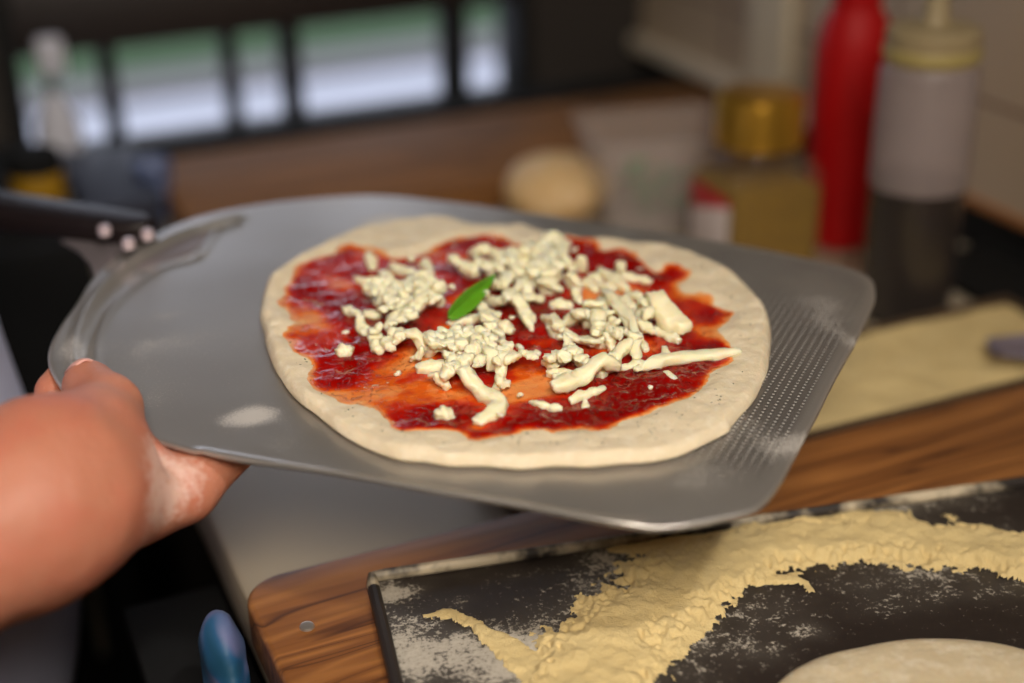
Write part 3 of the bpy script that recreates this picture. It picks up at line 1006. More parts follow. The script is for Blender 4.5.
la, lb = onp(448, 312, .016), onp(497, 280, .016)
Ld = lb - la; LL = np.linalg.norm(Ld)
leaf = link('basil_leaf', leaf_mesh(LL, .0062, .8, .10), M_basil, None, True)
bmx = bmesh.new(); bmx.from_mesh(leaf.data); bmesh.ops.recalc_face_normals(bmx, faces=bmx.faces[:]); bmx.to_mesh(leaf.data); bmx.free()
leaf.matrix_world = PEEL_M @ Matrix.Translation((la[0], la[1], .0125)) @ Matrix.Rotation(math.atan2(Ld[1], Ld[0]), 4, 'Z') @ Matrix.Rotation(-.16, 4, 'Y') @ Matrix.Rotation(.9, 4, 'X')
tag(leaf, 'single fresh green basil leaf lying on the cheese in the middle of the pizza', 'basil leaf')

# ---- loose crumbs and short shreds lying out on the sauce between the heaps
for px, py in ((412, 262), (440, 300), (452, 300), (345, 330), (520, 345), (536, 352), (500, 420), (585, 405), (650, 385), (668, 320), (575, 262), (640, 268), (470, 252), (512, 320), (560, 350), (398, 372), (520, 396)):
    b_ = random.uniform(0, math.pi); l_ = random.uniform(2, 7)
    put_shred([(px - l_ * math.cos(b_) / 2, py - l_ * math.sin(b_) / 4), (px + l_ * math.cos(b_) / 2, py + l_ * math.sin(b_) / 4)], random.uniform(3.5, 6.5), 'tiny white cheese crumb lying out on the sauce between the cheese heaps', 'loose cheese crumbs on the sauce')

# ---- dried herb flecks (loose, nobody could count them)
bb = bmesh.new()
def fleck(u, v, h, s):
    a = random.uniform(0, 6.28); l, w = s * random.uniform(.6, 1.5), s * random.uniform(.3, .6)
    R = Matrix.Translation((u, v, h)) @ Matrix.Rotation(a, 4, 'Z') @ Matrix.Rotation(random.uniform(-.5, .5), 4, 'Y') @ Matrix.Diagonal((l, w, w * .5, 1))
    bmesh.ops.create_icosphere(bb, subdivisions=1, radius=1, matrix=R)
shr = [o for o in C.objects if o.name.startswith('cheese_shred')]
PI_ = PEEL_M.inverted()
for _ in range(520):
    o = random.choice(shr); v_ = random.choice(o.data.vertices)
    if v_.normal.z < .35: continue
    q_ = PI_ @ (o.matrix_world @ v_.co)
    fleck(q_.x, q_.y, q_.z, random.uniform(.0004, .0009))
cand = [onp(random.uniform(280, 760), random.uniform(240, 460), .008) for _ in range(900)]
ca = np.array(cand); dd = dist_poly(ca[:, 0], ca[:, 1], pz_out)[0]; ds = dist_poly(ca[:, 0], ca[:, 1], sauce_poly)[0]
hh = top_h(ca[:, 0], ca[:, 1])[0]
for p, d, s_, h in zip(ca, dd, ds, hh):
    if d < -.01 and s_ > .002 and random.random() < .8: fleck(p[0], p[1], h + .0001, random.uniform(.0004, .0011))
me = bpy.data.meshes.new('dried_herbs'); bb.to_mesh(me); bb.free()
herbs = link('dried_herbs', me, M_herb); herbs.matrix_world = PEEL_M
tag(herbs, 'tiny flecks of dried green herbs scattered over cheese and crust', 'herbs', kind='stuff')

# ================================================================== WORKTOPS
WT = .90                   # top of the wooden board
ST = .87                   # top of the steel bench
# steel bench with rounded front left edge, frame and legs
bench = empty('steel_bench', (.5, .5, 0))
tag(bench, 'grey steel workbench carrying the wooden worktop, bottles and jar', 'workbench')
def loc(o, p): return (p[0] - o.location[0], p[1] - o.location[1], p[2] - o.location[2])
bl = .124
b = BM().box(loc(bench, (bl, -.55, ST - .04)), loc(bench, (.868, 1.56, ST)), .006)
b.build('bench_top', M_steel, bench)
for x in (bl + .04, .83):
    for y in (-.50, .55, 1.50):
        BM().box(loc(bench, (x - .018, y - .018, 0)), loc(bench, (x + .018, y + .018, ST - .041)), .003).build('leg', M_blackmetal, bench)
BM().box(loc(bench, (bl + .03, -.50, .25)), loc(bench, (.85, 1.5, .27)), .003).build('shelf', M_blackmetal, bench)

# wooden worktop with a rounded corner
wb = []
r = .024; x0, x1, y0, y1 = .1165, .866, -.52, .668
for k in range(9):
    a = math.pi / 2 + k / 8 * math.pi / 2
    wb.append((x0 + r + r * math.cos(a), y1 - r + r * math.sin(a)))
wb = wb + [(x0, y0), (x1, y0), (x1, y1)]
worktop = BM().prism(wb, ST + .0005, WT, .0035).build('wooden_worktop', M_wood)
tag(worktop, 'thick oiled oak worktop board with a rounded corner, under the floured black tray', 'worktop')
p = on_z(307, 627, WT)
BM().lathe([(.0, .0012), (.002, .0016), (.0036, .0013), (.0042, .0002), (.0042, -.002)], 20, Matrix.Translation((p[0], p[1], WT))).build('screw', plain('screw_head', srgb(190, 180, 170), .3, .8), worktop).matrix_parent_inverse = Matrix()

# ---- black tray with low rim
tr = empty('black_tray', tuple(on_z(372, 577, WT)))
tag(tr, 'black steel tray dusted with flour, lying on the wooden worktop', 'tray')
cA = on_z(371, 579, WT + .004); cL = on_z(406, 683, WT + .004); cR = on_z(1024, 484, WT + .004)
ux = (cR - cA)[:2]; ux /= np.linalg.norm(ux); uy = np.array([-ux[1], ux[0]])
TANG = math.atan2(ux[1], ux[0])
TM = Matrix.Translation((cA[0], cA[1], WT + .0006)) @ Matrix.Rotation(TANG, 4, 'Z')
tr.matrix_world = TM


def tl(px, py, h=.004):
    q = on_z(px, py, WT + .0006 + h)
    v = TM.inverted() @ Vector(q)
    return np.array([v.x, v.y])


TW, TD = .60, .46
def tray_mat():
    t = NT('floured_black_steel')
    v = t.coords()
    dust = t.attr('dust')
    sp = t.noise(v, 420, 3, .7)
    sp2 = t.noise(v, 130, 3, .6)
    f = t.math('ADD', t.math('MULTIPLY', sp, .6), t.math('MULTIPLY', sp2, .4))
    f = t.math('ADD', f, t.math('MULTIPLY', dust, .205))
    k = t.ramp(f, [(.62, 0), (.72, .75), (.95, 1)])
    film = t.math('MULTIPLY', dust, .13, clamp=True)
    k = t.math('MAXIMUM', k, film, clamp=True)
    base = t.mix(sp2, srgb(28, 22, 20), srgb(42, 34, 31))
    col = t.mix(k, base, srgb(190, 182, 168))
    t.set(Base_Color=col, Roughness=t.math('ADD', .42, t.math('MULTIPLY', k, .4)), Metallic=0.0, Normal=t.bump(k, .3, .0008))
    return t.m
M_tray = tray_mat()
# floor of the tray as a grid carrying the dust cover
nx, ny = 300, 230
gx = np.linspace(0, TW, nx); gy = np.linspace(-TD, 0, ny)
GX, GY = np.meshgrid(gx, gy, indexing='ij'); X = GX.ravel(); Y = GY.ravel()
def tblob(px, py, rx, ry, a):
    c = tl(px, py); return a * np.exp(-(((X - c[0]) / rx) ** 2 + ((Y - c[1]) / ry) ** 2))
dust = .02 + 0 * X
for q in [(430, 660, .05, .03, .62), (398, 620, .012, .05, .5), (440, 605, .02, .012, .45), (520, 668, .04, .03, .55), (392, 592, .015, .006, .8), (480, 578, .06, .006, .3), (600, 555, .04, .010, .3),
          (900, 505, .06, .012, .45), (690, 520, .10, .010, .55), (1000, 482, .05, .006, .6), (920, 490, .06, .006, .7), (610, 600, .02, .02, .4), (860, 585, .10, .010, .30), (960, 592, .05, .010, .30), (800, 610, .05, .012, .22), (750, 650, .02, .012, .35), (812, 628, .010, .008, .6), (700, 640, .02, .03, .45), (540, 630, .02, .015, .3)]:
    dust = dust + tblob(*q)
for px, py, w_ in [(600, 680, .05), (640, 620, .05), (700, 575, .045), (770, 550, .04), (850, 540, .035), (930, 545, .035), (1000, 555, .035), (680, 640, .03), (560, 640, .04), (610, 560, .03)]:
    dust = dust + tblob(px, py, w_, w_ * .8, .38)
dust = dust * (1 + 1.2 * fbm(X * 30, Y * 30, 3.0))
Zf = .0025 + 0 * X
top = np.stack([X, Y, Zf], 1)
ii = np.arange(nx * ny).reshape(nx, ny)
Qt = np.stack([ii[:-1, :-1].ravel(), ii[1:, :-1].ravel(), ii[1:, 1:].ravel(), ii[:-1, 1:].ravel()], 1)
bot = top.copy(); bot[:, 2] = 0
edge = np.concatenate([ii[:, 0], ii[-1, 1:], ii[::-1, -1][1:], ii[0, ::-1][1:-1]])
nb = nx * ny
side = np.stack([edge, edge + nb, np.roll(edge, -1) + nb, np.roll(edge, -1)], 1)
Qa = np.concatenate([Qt, (Qt + nb)[:, ::-1], side])
me = npmesh('tray_floor', np.concatenate([top, bot]), Qa)
attr(me, 'dust', np.r_[dust, 0 * dust])
link('tray_floor', me, M_tray, tr, False)
# low turned-up rim along the far and the left edge
rm = BM().tube([(TW, 0, .005), (.3, 0, .005), (.008, 0, .005), (.001, -.001, .005), (0, -.008, .005), (0, -.25, .005), (0, -TD, .005)], .0035, 10)
rim = rm.build('rim', None, tr)
M_rim = NT('floured_rim')
_v = M_rim.coords(); _f = M_rim.noise(_v, 26, 4, .6)
_sep = M_rim.node('ShaderNodeSeparateXYZ'); M_rim.l.new(_v, _sep.inputs[0])
_far = M_rim.math('GREATER_THAN', _sep.outputs[1], -.012)
_k = M_rim.math('MULTIPLY', M_rim.ramp(_f, [(.42, 0), (.58, 1)]), _far)
M_rim.set(Base_Color=M_rim.mix(_k, srgb(42, 36, 33), srgb(196, 182, 156)), Roughness=.5)
rim.data.materials.append(M_rim.m)

# ---- semolina swept in a ring on the tray
def semolina_mat():
    t = NT('semolina_flour')
    v = t.coords()
    n = t.noise(v, 40, 4, .6); f = t.noise(v, 900, 3, .7)
    col = t.mix(n, srgb(200, 170, 104), srgb(220, 196, 136))
    col = t.mix(t.math('MULTIPLY', f, .35), col, srgb(238, 226, 190))
    h = t.math('ADD', f, t.math('MULTIPLY', t.noise(v, 160, 4, .6), 1.5))
    t.set(Base_Color=col, Roughness=.9, Normal=t.bump(h, .6, .0015))
    return t.m
M_semo = semolina_mat()
def ribbon(spec):
    return [(*tl(px, py), w) for px, py, w in spec]
RIBS = [ribbon([(575, 740, .040), (600, 672, .036), (640, 612, .034), (700, 570, .030), (770, 546, .027), (850, 536, .025), (930, 541, .024), (1000, 552, .025), (1080, 568, .026), (1160, 588, .024)]),
        ribbon([(480, 628, .004), (500, 642, .008), (530, 664, .012), (570, 700, .020)]),
        ribbon([(690, 516, .004), (760, 518, .006), (830, 521, .005)]),
        ribbon([(700, 588, .006), (760, 578, .007), (800, 580, .004), (812, 590, .003)]),
        ribbon([(640, 650, .022), (680, 632, .013), (705, 610, .008)]),
        ribbon([(620, 545, .010), (700, 530, .014), (800, 520, .013), (900, 518, .012)]),
        ribbon([(425, 615, .003), (450, 612, .006), (475, 622, .004)])]
hgt = [.0060, .0022, .0030, .0016, .0022, .0020, .0012]
nx, ny = 760, 400
gx = np.linspace(.01, TW - .005, nx); gy = np.linspace(-.36, -.004, ny)
GX, GY = np.meshgrid(gx, gy, indexing='ij'); X = GX.ravel(); Y = GY.ravel()
hsum = np.zeros(X.shape)
for rb, hm in zip(RIBS, hgt):
    P = catmull(np.array(rb), 6, False)
    wmax = P[:, 2].max(); dmin = np.full(X.shape, 9.); wl = np.zeros(X.shape)
    for i in range(len(P) - 1):
        a, bq = P[i], P[i + 1]; dx, dy = bq[:2] - a[:2]; Lq = dx * dx + dy * dy
        t = np.clip(((X - a[0]) * dx + (Y - a[1]) * dy) / Lq, 0, 1)
        d = np.hypot(X - a[0] - t * dx, Y - a[1] - t * dy) / (a[2] + (bq[2] - a[2]) * t)
        dmin = np.minimum(dmin, d)
    dmin = dmin + .50 * fbm(X * 46, Y * 46, 5.0, 5) + .34 * fbm(X * 260, Y * 260, 8.0, 2)
    hsum = np.maximum(hsum, hm * sstep(1.05, .35, dmin) * (dmin < 1.05))
hsum = hsum * (1 + .5 * fbm(X * 45, Y * 45, 1.5)) + .0022 * fbm(X * 90, Y * 90, 9.0, 3) * (hsum > .0004)
gr = .0004 * (fbm(X * 350, Y * 350, 2.2, 2) + .15)
hsum = (hsum + gr * (hsum > 0)).reshape(GX.shape)
keep = hsum > .00025
cell = keep[:-1, :-1] & keep[1:, :-1] & keep[:-1, 1:] & keep[1:, 1:]
used = np.zeros(GX.shape, bool)
used[:-1, :-1] |= cell; used[1:, :-1] |= cell; used[:-1, 1:] |= cell; used[1:, 1:] |= cell
idx = -np.ones(GX.shape, int); idx[used] = np.arange(used.sum()); cc = np.argwhere(cell)
Q = np.stack([idx[cc[:, 0], cc[:, 1]], idx[cc[:, 0] + 1, cc[:, 1]], idx[cc[:, 0] + 1, cc[:, 1] + 1], idx[cc[:, 0], cc[:, 1] + 1]], 1)
me = npmesh('semolina', np.stack([GX[used], GY[used], .0026 + hsum[used]], 1), Q)
semo = link('semolina', me, M_semo, None, True); semo.matrix_world = TM
tag(semo, 'yellow semolina flour swept into a wide curved band on the black tray', 'flour', kind='stuff')

# ---- second disc of dough at the lower right
pts = np.array([tl(a, b_, .008) for a, b_ in [(780, 680), (830, 651), (890, 637), (940, 634), (1000, 640), (1024, 645)]])
A = np.c_[2 * pts, np.ones(len(pts))]; sol = np.linalg.lstsq(A, (pts ** 2).sum(1), rcond=None)[0]
dc = sol[:2]; dr = math.sqrt(sol[2] + dc @ dc)
if not (.09 < dr < .2):
    dr = .135; top_ = pts[3]; dc = top_ + np.array([.0, -dr])
nr, na = 50, 200
V3 = [(dc[0], dc[1], .0135)]
for i in range(1, nr + 1):
    t = i / nr
    for k in range(na):
        a = 2 * math.pi * k / na
        R_ = dr * (1 + .012 * math.sin(3 * a + 1) + .008 * math.sin(7 * a))
        x, y = dc[0] + R_ * t * math.cos(a), dc[1] + R_ * t * math.sin(a)
        hz = .0035 + .0095 * math.sqrt(max(0, 1 - t ** 12)) + .0012 * mnoise.noise(Vector((x * 22, y * 22, 0))) + .0005 * mnoise.noise(Vector((x * 80, y * 80, 5)))
        V3.append((x, y, hz if i < nr else .0035))
Fq = [(0, 1 + k, 1 + (k + 1) % na) for k in range(na)]
for i in range(nr - 1):
    b0, b1 = 1 + i * na, 1 + (i + 1) * na
    Fq += [(b0 + k, b1 + k, b1 + (k + 1) % na, b0 + (k + 1) % na) for k in range(na)]
Fq.append(tuple(1 + (nr - 1) * na + k for k in range(na))[::-1])
dd_ = link('dough_disc', pymesh('dough_disc', V3, Fq), M_dough2, None, True); dd_.matrix_world = TM
tag(dd_, 'floured round disc of plain stretched dough on the black tray, no sauce', 'dough')

# ================================================================== BEHIND THE WORKTOP
# shallow tray of semolina right of the peel
sx0, sx1, sy0, sy1 = .30, .775, .678, .800
st = empty('shallow_tray', (.55, .74, ST))
tag(st, 'shallow dark-edged tray filled with yellow semolina, between the oak worktop and the bottles', 'tray')
M_tr2 = plain('worn_dark_steel', srgb(92, 74, 58), .5, .4)
BM().box((sx0 - .55, sy0 - .74, .0005), (sx1 - .55, sy1 - .74, .003), .001).build('tray_base', M_tr2, st)
for lo_, hi_ in (((sx0, sy0), (sx1, sy0 + .004)), ((sx0, sy1 - .004), (sx1, sy1)), ((sx0, sy0 + .004), (sx0 + .004, sy1 - .004)), ((sx1 - .004, sy0 + .004), (sx1, sy1 - .004))):
    BM().box((lo_[0] - .55, lo_[1] - .74, .003), (hi_[0] - .55, hi_[1] - .74, .026), .0012).build('side', M_tr2, st)
nx, ny = 200, 60
gx = np.linspace(sx0 + .005, sx1 - .005, nx); gy = np.linspace(sy0 + .005, sy1 - .005, ny)
GX, GY = np.meshgrid(gx, gy, indexing='ij')
Zs = ST + .023 + .005 * fbm(GX * 18, GY * 18, 3.3) + .002 * fbm(GX * 60, GY * 60, 1.0)
ii = np.arange(nx * ny).reshape(nx, ny)
Qt = np.stack([ii[:-1, :-1].ravel(), ii[1:, :-1].ravel(), ii[1:, 1:].ravel(), ii[:-1, 1:].ravel()], 1)
nb = nx * ny
edge = np.concatenate([ii[:, 0], ii[-1, 1:], ii[::-1, -1][1:], ii[0, ::-1][1:-1]])
side = np.stack([edge, edge + nb, np.roll(edge, -1) + nb, np.roll(edge, -1)], 1)
top = np.stack([GX.ravel(), GY.ravel(), Zs.ravel()], 1); bot = top.copy(); bot[:, 2] = ST + .0035
s2_ = link('semolina', npmesh('semolina_fill', np.concatenate([top, bot]), np.concatenate([Qt, (Qt + nb)[:, ::-1], side])), M_semo, None, True)
tag(s2_, 'yellow semolina filling the shallow tray in front of the squeeze bottles', 'flour', kind='stuff')

# scoop lying in the semolina at the right frame edge
p = on_z(990, 348, ST + .035)
sco = empty('flour_scoop', (p[0], p[1], ST + .031), math.radians(-28))
tag(sco, 'small steel scoop with a brown wooden handle, resting in the tray of semolina', 'scoop')
V = []; Fq = []; n, m = 10, 10
for sgn in (0, 1):
    for i in range(n + 1):
        t = i / n
        w = .014 + .008 * math.sin(t * math.pi * .7); hgt_ = .020 * (1 - .75 * (1 - t) ** 1.5)
        for j in range(m + 1):
            a = math.pi * (.5 - j / m) * .9
            V.append((t * .075, (w - sgn * .001) * math.sin(a), -(hgt_ - sgn * .001) * math.cos(a) * .6 + .006 + t * .004))
k = m + 1; nb = (n + 1) * k
for i in range(n):
    for j in range(m):
        Fq.append((i * k + j, i * k + j + 1, (i + 1) * k + j + 1, (i + 1) * k + j)); Fq.append(tuple(nb + q for q in (i * k + j, (i + 1) * k + j, (i + 1) * k + j + 1, i * k + j + 1)))
rim_ = [i * k for i in range(n + 1)] + [n * k + j for j in range(1, k)] + [i * k + m for i in range(n - 1, -1, -1)] + [j for j in range(m - 1, 0, -1)]
for a, b_ in zip(rim_, rim_[1:] + rim_[:1]): Fq.append((a, b_, nb + b_, nb + a))
Fq.append(tuple(n * k + j for j in range(k)))
link('bowl', pymesh('scoop_bowl', V, Fq), plain('scoop_steel', srgb(158, 150, 168), .35, .7), sco, True)
BM().tube([(.074, 0, .006), (.09, 0, .010), (.13, 0, .012), (.17, 0, .012), (.185, 0, .012)], [.006, .009, .011, .010, .006], 14).build('handle', plain('brown_wood_handle', srgb(120, 50, 26), .5), sco)

# ---- clear squeeze bottle
def bottle_at(px, py_ref, x_guess_y, z=ST):
    """foot on the bench: choose the point whose axis passes picture column px at row py_ref"""
    q = on_z(px, py_ref, z); return q
BX, BY = .715, .850
zc = z_at(BX, BY, 55); zl = z_at(BX, BY, 182); zcap = z_at(BX, BY, 22)
r0 = .0375
def clear_mat(name, col, rough=.35, alpha=.45):
    t = NT(name)
    t.set(Base_Color=col, Roughness=rough, Alpha=alpha, Specular_IOR_Level=.5)
    return t.m
_t = NT('milky_plastic'); _s = _t.node('ShaderNodeSeparateXYZ'); _t.l.new(_t.coords(), _s.inputs[0])
_k = _t.math('GREATER_THAN', _s.outputs[2], zl - ST)
_t.set(Base_Color=srgb(156, 142, 140), Roughness=.4, Specular_IOR_Level=.3, Alpha=_t.math('ADD', .07, _t.math('MULTIPLY', _k, .5)))
milky = _t.m
sq = empty('squeeze_bottle', (BX, BY, ST))
tag(sq, 'translucent squeeze bottle with cream nozzle cap and dark oil, right of the red bottle', 'bottle')
hz = zc - ST
BM().lathe([(0, 0.0008), (r0 - .004, .0008), (r0, .005), (r0 + .001, hz * .5), (r0, hz - .012), (r0 - .004, hz - .003), (r0 - .012, hz + .003), (r0 - .013, hz + .01)], 40).build('body', milky, sq)
BM().lathe([(0, .002), (r0 - .004, .002), (r0 - .002, .006), (r0 - .001, zl - ST), (0, zl - ST)], 36).build('oil', plain('dark_oil', srgb(16, 12, 3), .2, vary=.02), sq, label='dark olive oil in the lower half')
M_cap = plain('cream_plastic_cap', srgb(146, 130, 98), .45)
ch = zcap - zc
BM().lathe([(r0 - .003, hz - .004), (r0 - .002, hz + .002), (r0 - .002, hz + ch * .75), (r0 - .006, hz + ch * .9), (.012, hz + ch), (.010, hz + ch + .006), (.0075, hz + ch + .03), (.003, hz + ch + .055), (0, hz + ch + .056)], 36).build('nozzle_cap', M_cap, sq, label='cream screw cap with pointed nozzle')
BM().lathe([(r0 - .0015, hz - .001), (r0 - .0008, hz + .001), (r0 - .0008, hz + .006), (r0 - .0015, hz + .008)], 36).build('cap_ring', plain('yellowed_ring', srgb(160, 144, 88), .5), sq)

# ---- red squeeze bottle
RX, RY = .765, 1.012
zr = z_at(RX, RY, 22); rr = .0335
rb_ = empty('red_bottle', (RX, RY, ST))
tag(rb_, 'tall opaque red sauce bottle between the gold-lidded jar and the clear bottle', 'bottle')
hr = zr - ST
M_red = plain('red_plastic', srgb(160, 2, 5), .55, vary=.05, Specular_IOR_Level=.25)
BM().lathe([(0, .0008), (rr - .004, .0008), (rr, .005), (rr, hr * .3), (rr - .0006, hr * .45), (rr, hr * .62), (rr, hr * .9), (rr - .004, hr), (rr - .012, hr + .014), (rr - .016, hr + .02)], 40).build('body', M_red, rb_)
BM().lathe([(rr - .013, hr + .0145), (rr - .012, hr + .02), (rr - .013, hr + .036), (.006, hr + .042), (.002, hr + .07), (0, hr + .071)], 30).build('nozzle_cap', M_red, rb_)

# ---- square spice jar with gold lid
JX, JY = .664, 1.000
jar = empty('spice_jar', (JX, JY, ST), math.radians(-4))
tag(jar, 'square glass jar of dried oregano with a gold lid and red-white label', 'jar')
zj = z_at(JX, JY, 142) - ST; zlt = z_at(JX, JY, 92) - ST; zf = z_at(JX, JY, 178) - ST
jr = .0440
t = NT('jar_glass'); t.set(Base_Color=srgb(150, 130, 108), Roughness=.08, Alpha=.13, Specular_IOR_Level=.6)
M_glass = t.m
def sqr(w, z, r, n=7):
    out = []
    for cx, cy, a0 in ((w - r, w - r, 0), (-w + r, w - r, 90), (-w + r, -w + r, 180), (w - r, -w + r, 270)):
        for k in range(n):
            a = math.radians(a0 + 90 * k / (n - 1)); out.append((cx + r * math.cos(a), cy + r * math.sin(a), z))
    return out
def loft(rings):
    b = BM(); VR = [[b.b.verts.new(p) for p in r_] for r_ in rings]; m_ = len(VR[0])
    for A, Bq in zip(VR, VR[1:]):
        for k in range(m_): b.b.faces.new((A[k], A[(k + 1) % m_], Bq[(k + 1) % m_], Bq[k]))
    b.b.faces.new(VR[0][::-1]); b.b.faces.new(VR[-1])
    return b
loft([sqr(jr - .003, .0008, .006), sqr(jr, .004, .008), sqr(jr, zf + .006, .008), sqr(jr * .96, zf + .016, .012), sqr(jr * .80, zj - .003, .026), sqr(jr * .76, zj + .004, .030)]).build('glass_body', M_glass, jar)
def herb_mat():
    t = NT('oregano_fill'); v = t.coords(); n = t.noise(v, 320, 4, .7)
    t.set(Base_Color=t.ramp(n, [(.3, srgb(84, 60, 4)), (.5, srgb(126, 94, 8)), (.7, srgb(156, 122, 20))]), Roughness=.9)
    return t.m
loft([sqr(jr - .006, .003, .006), sqr(jr - .002, .007, .007), sqr(jr - .002, zf - .002, .007), sqr(jr - .006, zf + .001, .007)]).build('oregano', herb_mat(), jar, label='olive-brown dried oregano filling the jar')
M_gold = plain('gold_lid', srgb(214, 164, 62), .28, .85, vary=.05)
lid = BM()
lid.lathe([(0, zlt), (.034, zlt), (.037, zlt - .002), (.038, zlt - .005), (.038, zj + .006), (.039, zj + .002), (.037, zj)], 60)
lid.build('lid', M_gold, jar)
# label plate on the left face: white with a red head and green foot
M_lab = NT('jar_label'); _v = M_lab.coords(); _s = M_lab.node('ShaderNodeSeparateXYZ'); M_lab.l.new(_v, _s.inputs[0])
_zz = M_lab.math('SUBTRACT', _s.outputs[2], M_lab.math('MULTIPLY', _s.outputs[1], -.30))
_g = M_lab.math('DIVIDE', _zz, zf)
M_lab.set(Base_Color=M_lab.ramp(_g, [(0, srgb(60, 120, 70)), (.12, srgb(60, 120, 70)), (.14, srgb(214, 200, 196)), (.72, srgb(214, 200, 196)), (.74, srgb(178, 26, 30)), (.95, srgb(178, 26, 30))], 'CONSTANT'), Roughness=.5)
BM().box((-jr - .0010, -jr * .80, .008), (-jr - .0002, jr * .80, zf - .004), .0002).build('label', M_lab.m, jar, label='white paper label with a red head and green foot')

# ---- clear tub with basil in it
tb = empty('plastic_tub', (.636, 1.132, ST), math.radians(-12))
tag(tb, 'open translucent plastic tub holding green basil, behind the spice jar', 'tub')
t = NT('tub_plastic'); t.set(Base_Color=srgb(190, 178, 172), Roughness=.35, Alpha=.24); M_tub = t.m
hw, hd, hh_ = .066, .052, .098
def frustum(b, w0, d0, w1, d1, z0, z1, th):
    def ring(w, d, z, r=.012, n=6):
        out = []
        for cx, cy, a0 in ((w - r, d - r, 0), (-w + r, d - r, 90), (-w + r, -d + r, 180), (w - r, -d + r, 270)):
            for k in range(n):
                a = math.radians(a0 + 90 * k / (n - 1)); out.append((cx + r * math.cos(a), cy + r * math.sin(a), z))
        return out
    R = [ring(w0, d0, z0), ring(w1, d1, z1), ring(w1 + .005, d1 + .005, z1), ring(w1 + .005, d1 + .005, z1 - .004), ring(w1 + .001, d1 + .001, z1 - .004), ring(w1 - .001 - th, d1 - .001 - th, z1 - .0006), ring(w0 - th, d0 - th, z0 + th)]
    t = b.b
    VR = [[t.verts.new(p) for p in r_] for r_ in R]; m_ = len(VR[0])
    def br(A, B):
        for k in range(m_): t.faces.new((A[k], A[(k + 1) % m_], B[(k + 1) % m_], B[k]))
    br(VR[0], VR[4]); br(VR[4], VR[3]); br(VR[3], VR[2]); br(VR[2], VR[5]); br(VR[5], VR[6])
    t.faces.new(VR[0][::-1]); t.faces.new(VR[6])
    bmesh.ops.delete(t, geom=VR[1], context='VERTS')
    bmesh.ops.recalc_face_normals(t, faces=t.faces[:])
    return b
frustum(BM(), hw - .010, hd - .008, hw, hd, .0008, hh_, .0016).build('tub_body', M_tub, tb)
for k in range(20):
    L_ = random.uniform(.022, .034)
    lf = leaf_mesh(L_, L_ * .34, .35, .2, 10, 3); 
    o = link('basil_leaf', lf, M_basil2, None, True)
    a = random.uniform(0, 6.28)
    lx, ly = (random.uniform(-.030, .030)), (random.uniform(-.018, .018))
    w = Matrix.Rotation(math.radians(-12), 3, 'Z') @ Vector((lx, ly, 0))
    o.matrix_world = Matrix.Translation((.636 + w.x, 1.132 + w.y, ST + .008 + .0026 * k)) @ Matrix.Rotation(a, 4, 'Z') @ Matrix.Translation((-L_ / 2, 0, 0))
    tag(o, 'dark green basil leaf lying in the translucent plastic tub', 'basil leaf', 'basil leaves in the tub')

# ---- ball of dough / bread
q = on_z(556, 214, ST)
bx_, by_ = q[0] + .005, q[1] + .012
V3 = [(0, 0, .058)]; nr, na = 26, 48
for i in range(1, nr + 1):
    ph = i / nr * math.pi * .93
    for k in range(na):
        a = 2 * math.pi * k / na
        d = .053 * (1 + .05 * mnoise.noise(Vector((math.cos(a) * 1.4, math.sin(a) * 1.4, ph))) * 1.6)
        V3.append((d * math.sin(ph) * math.cos(a) * 1.02, d * math.sin(ph) * math.sin(a), max(.001, .027 + .031 * math.cos(ph))))
Fq = [(0, 1 + k, 1 + (k + 1) % na) for k in range(na)]
for i in range(nr - 1):
    b0, b1 = 1 + i * na, 1 + (i + 1) * na
    Fq += [(b0 + k, b1 + k, b1 + (k + 1) % na, b0 + (k + 1) % na) for k in range(na)]
Fq.append(tuple(1 + (nr - 1) * na + k for k in range(na))[::-1])
br_ = link('dough_ball', pymesh('dough_ball', V3, Fq), dough_mat('dough_ball_skin', srgb(196, 158, 104), srgb(220, 186, 134)), None, True)
br_.location = (bx_ - .002, by_ - .010, ST)
tag(br_, 'round beige ball of dough on the bench left of the plastic tub', 'dough')

# ---- black mat beside the bottles
mt = BM().box((.782, .60 + .07, ST + .0005), (.866, .925, ST + .012), .003).build('black_mat', M_black)
tag(mt, 'flat black mat lying along the wall right of the clear squeeze bottle', 'mat')

# ---- back wooden counter on the bench
bk = BM().box((.212, 1.225, ST + .0005), (.866, 1.452, WT + .002), .004).build('back_counter', M_wood_back)
tag(bk, 'brown wooden counter board along the window behind the dough ball', 'counter')

# ---- blue cup at the left end of the back bench
q = on_z(157, 222, ST)
cu = empty('blue_cup', (q[0] + .004, q[1] + .01, ST))
tag(cu, 'pale blue plastic cup at the left end of the back bench', 'cup')
BM().lathe([(0, .001), (.014, .001), (.018, .055), (.0195, .057), (.0185, .059), (.0165, .056), (.013, .004), (0, .004)], 32).build('cup_body', plain('pale_blue_plastic', srgb(98, 112, 150), .4), cu)

zcb = z_at(.096, 1.33, 206)
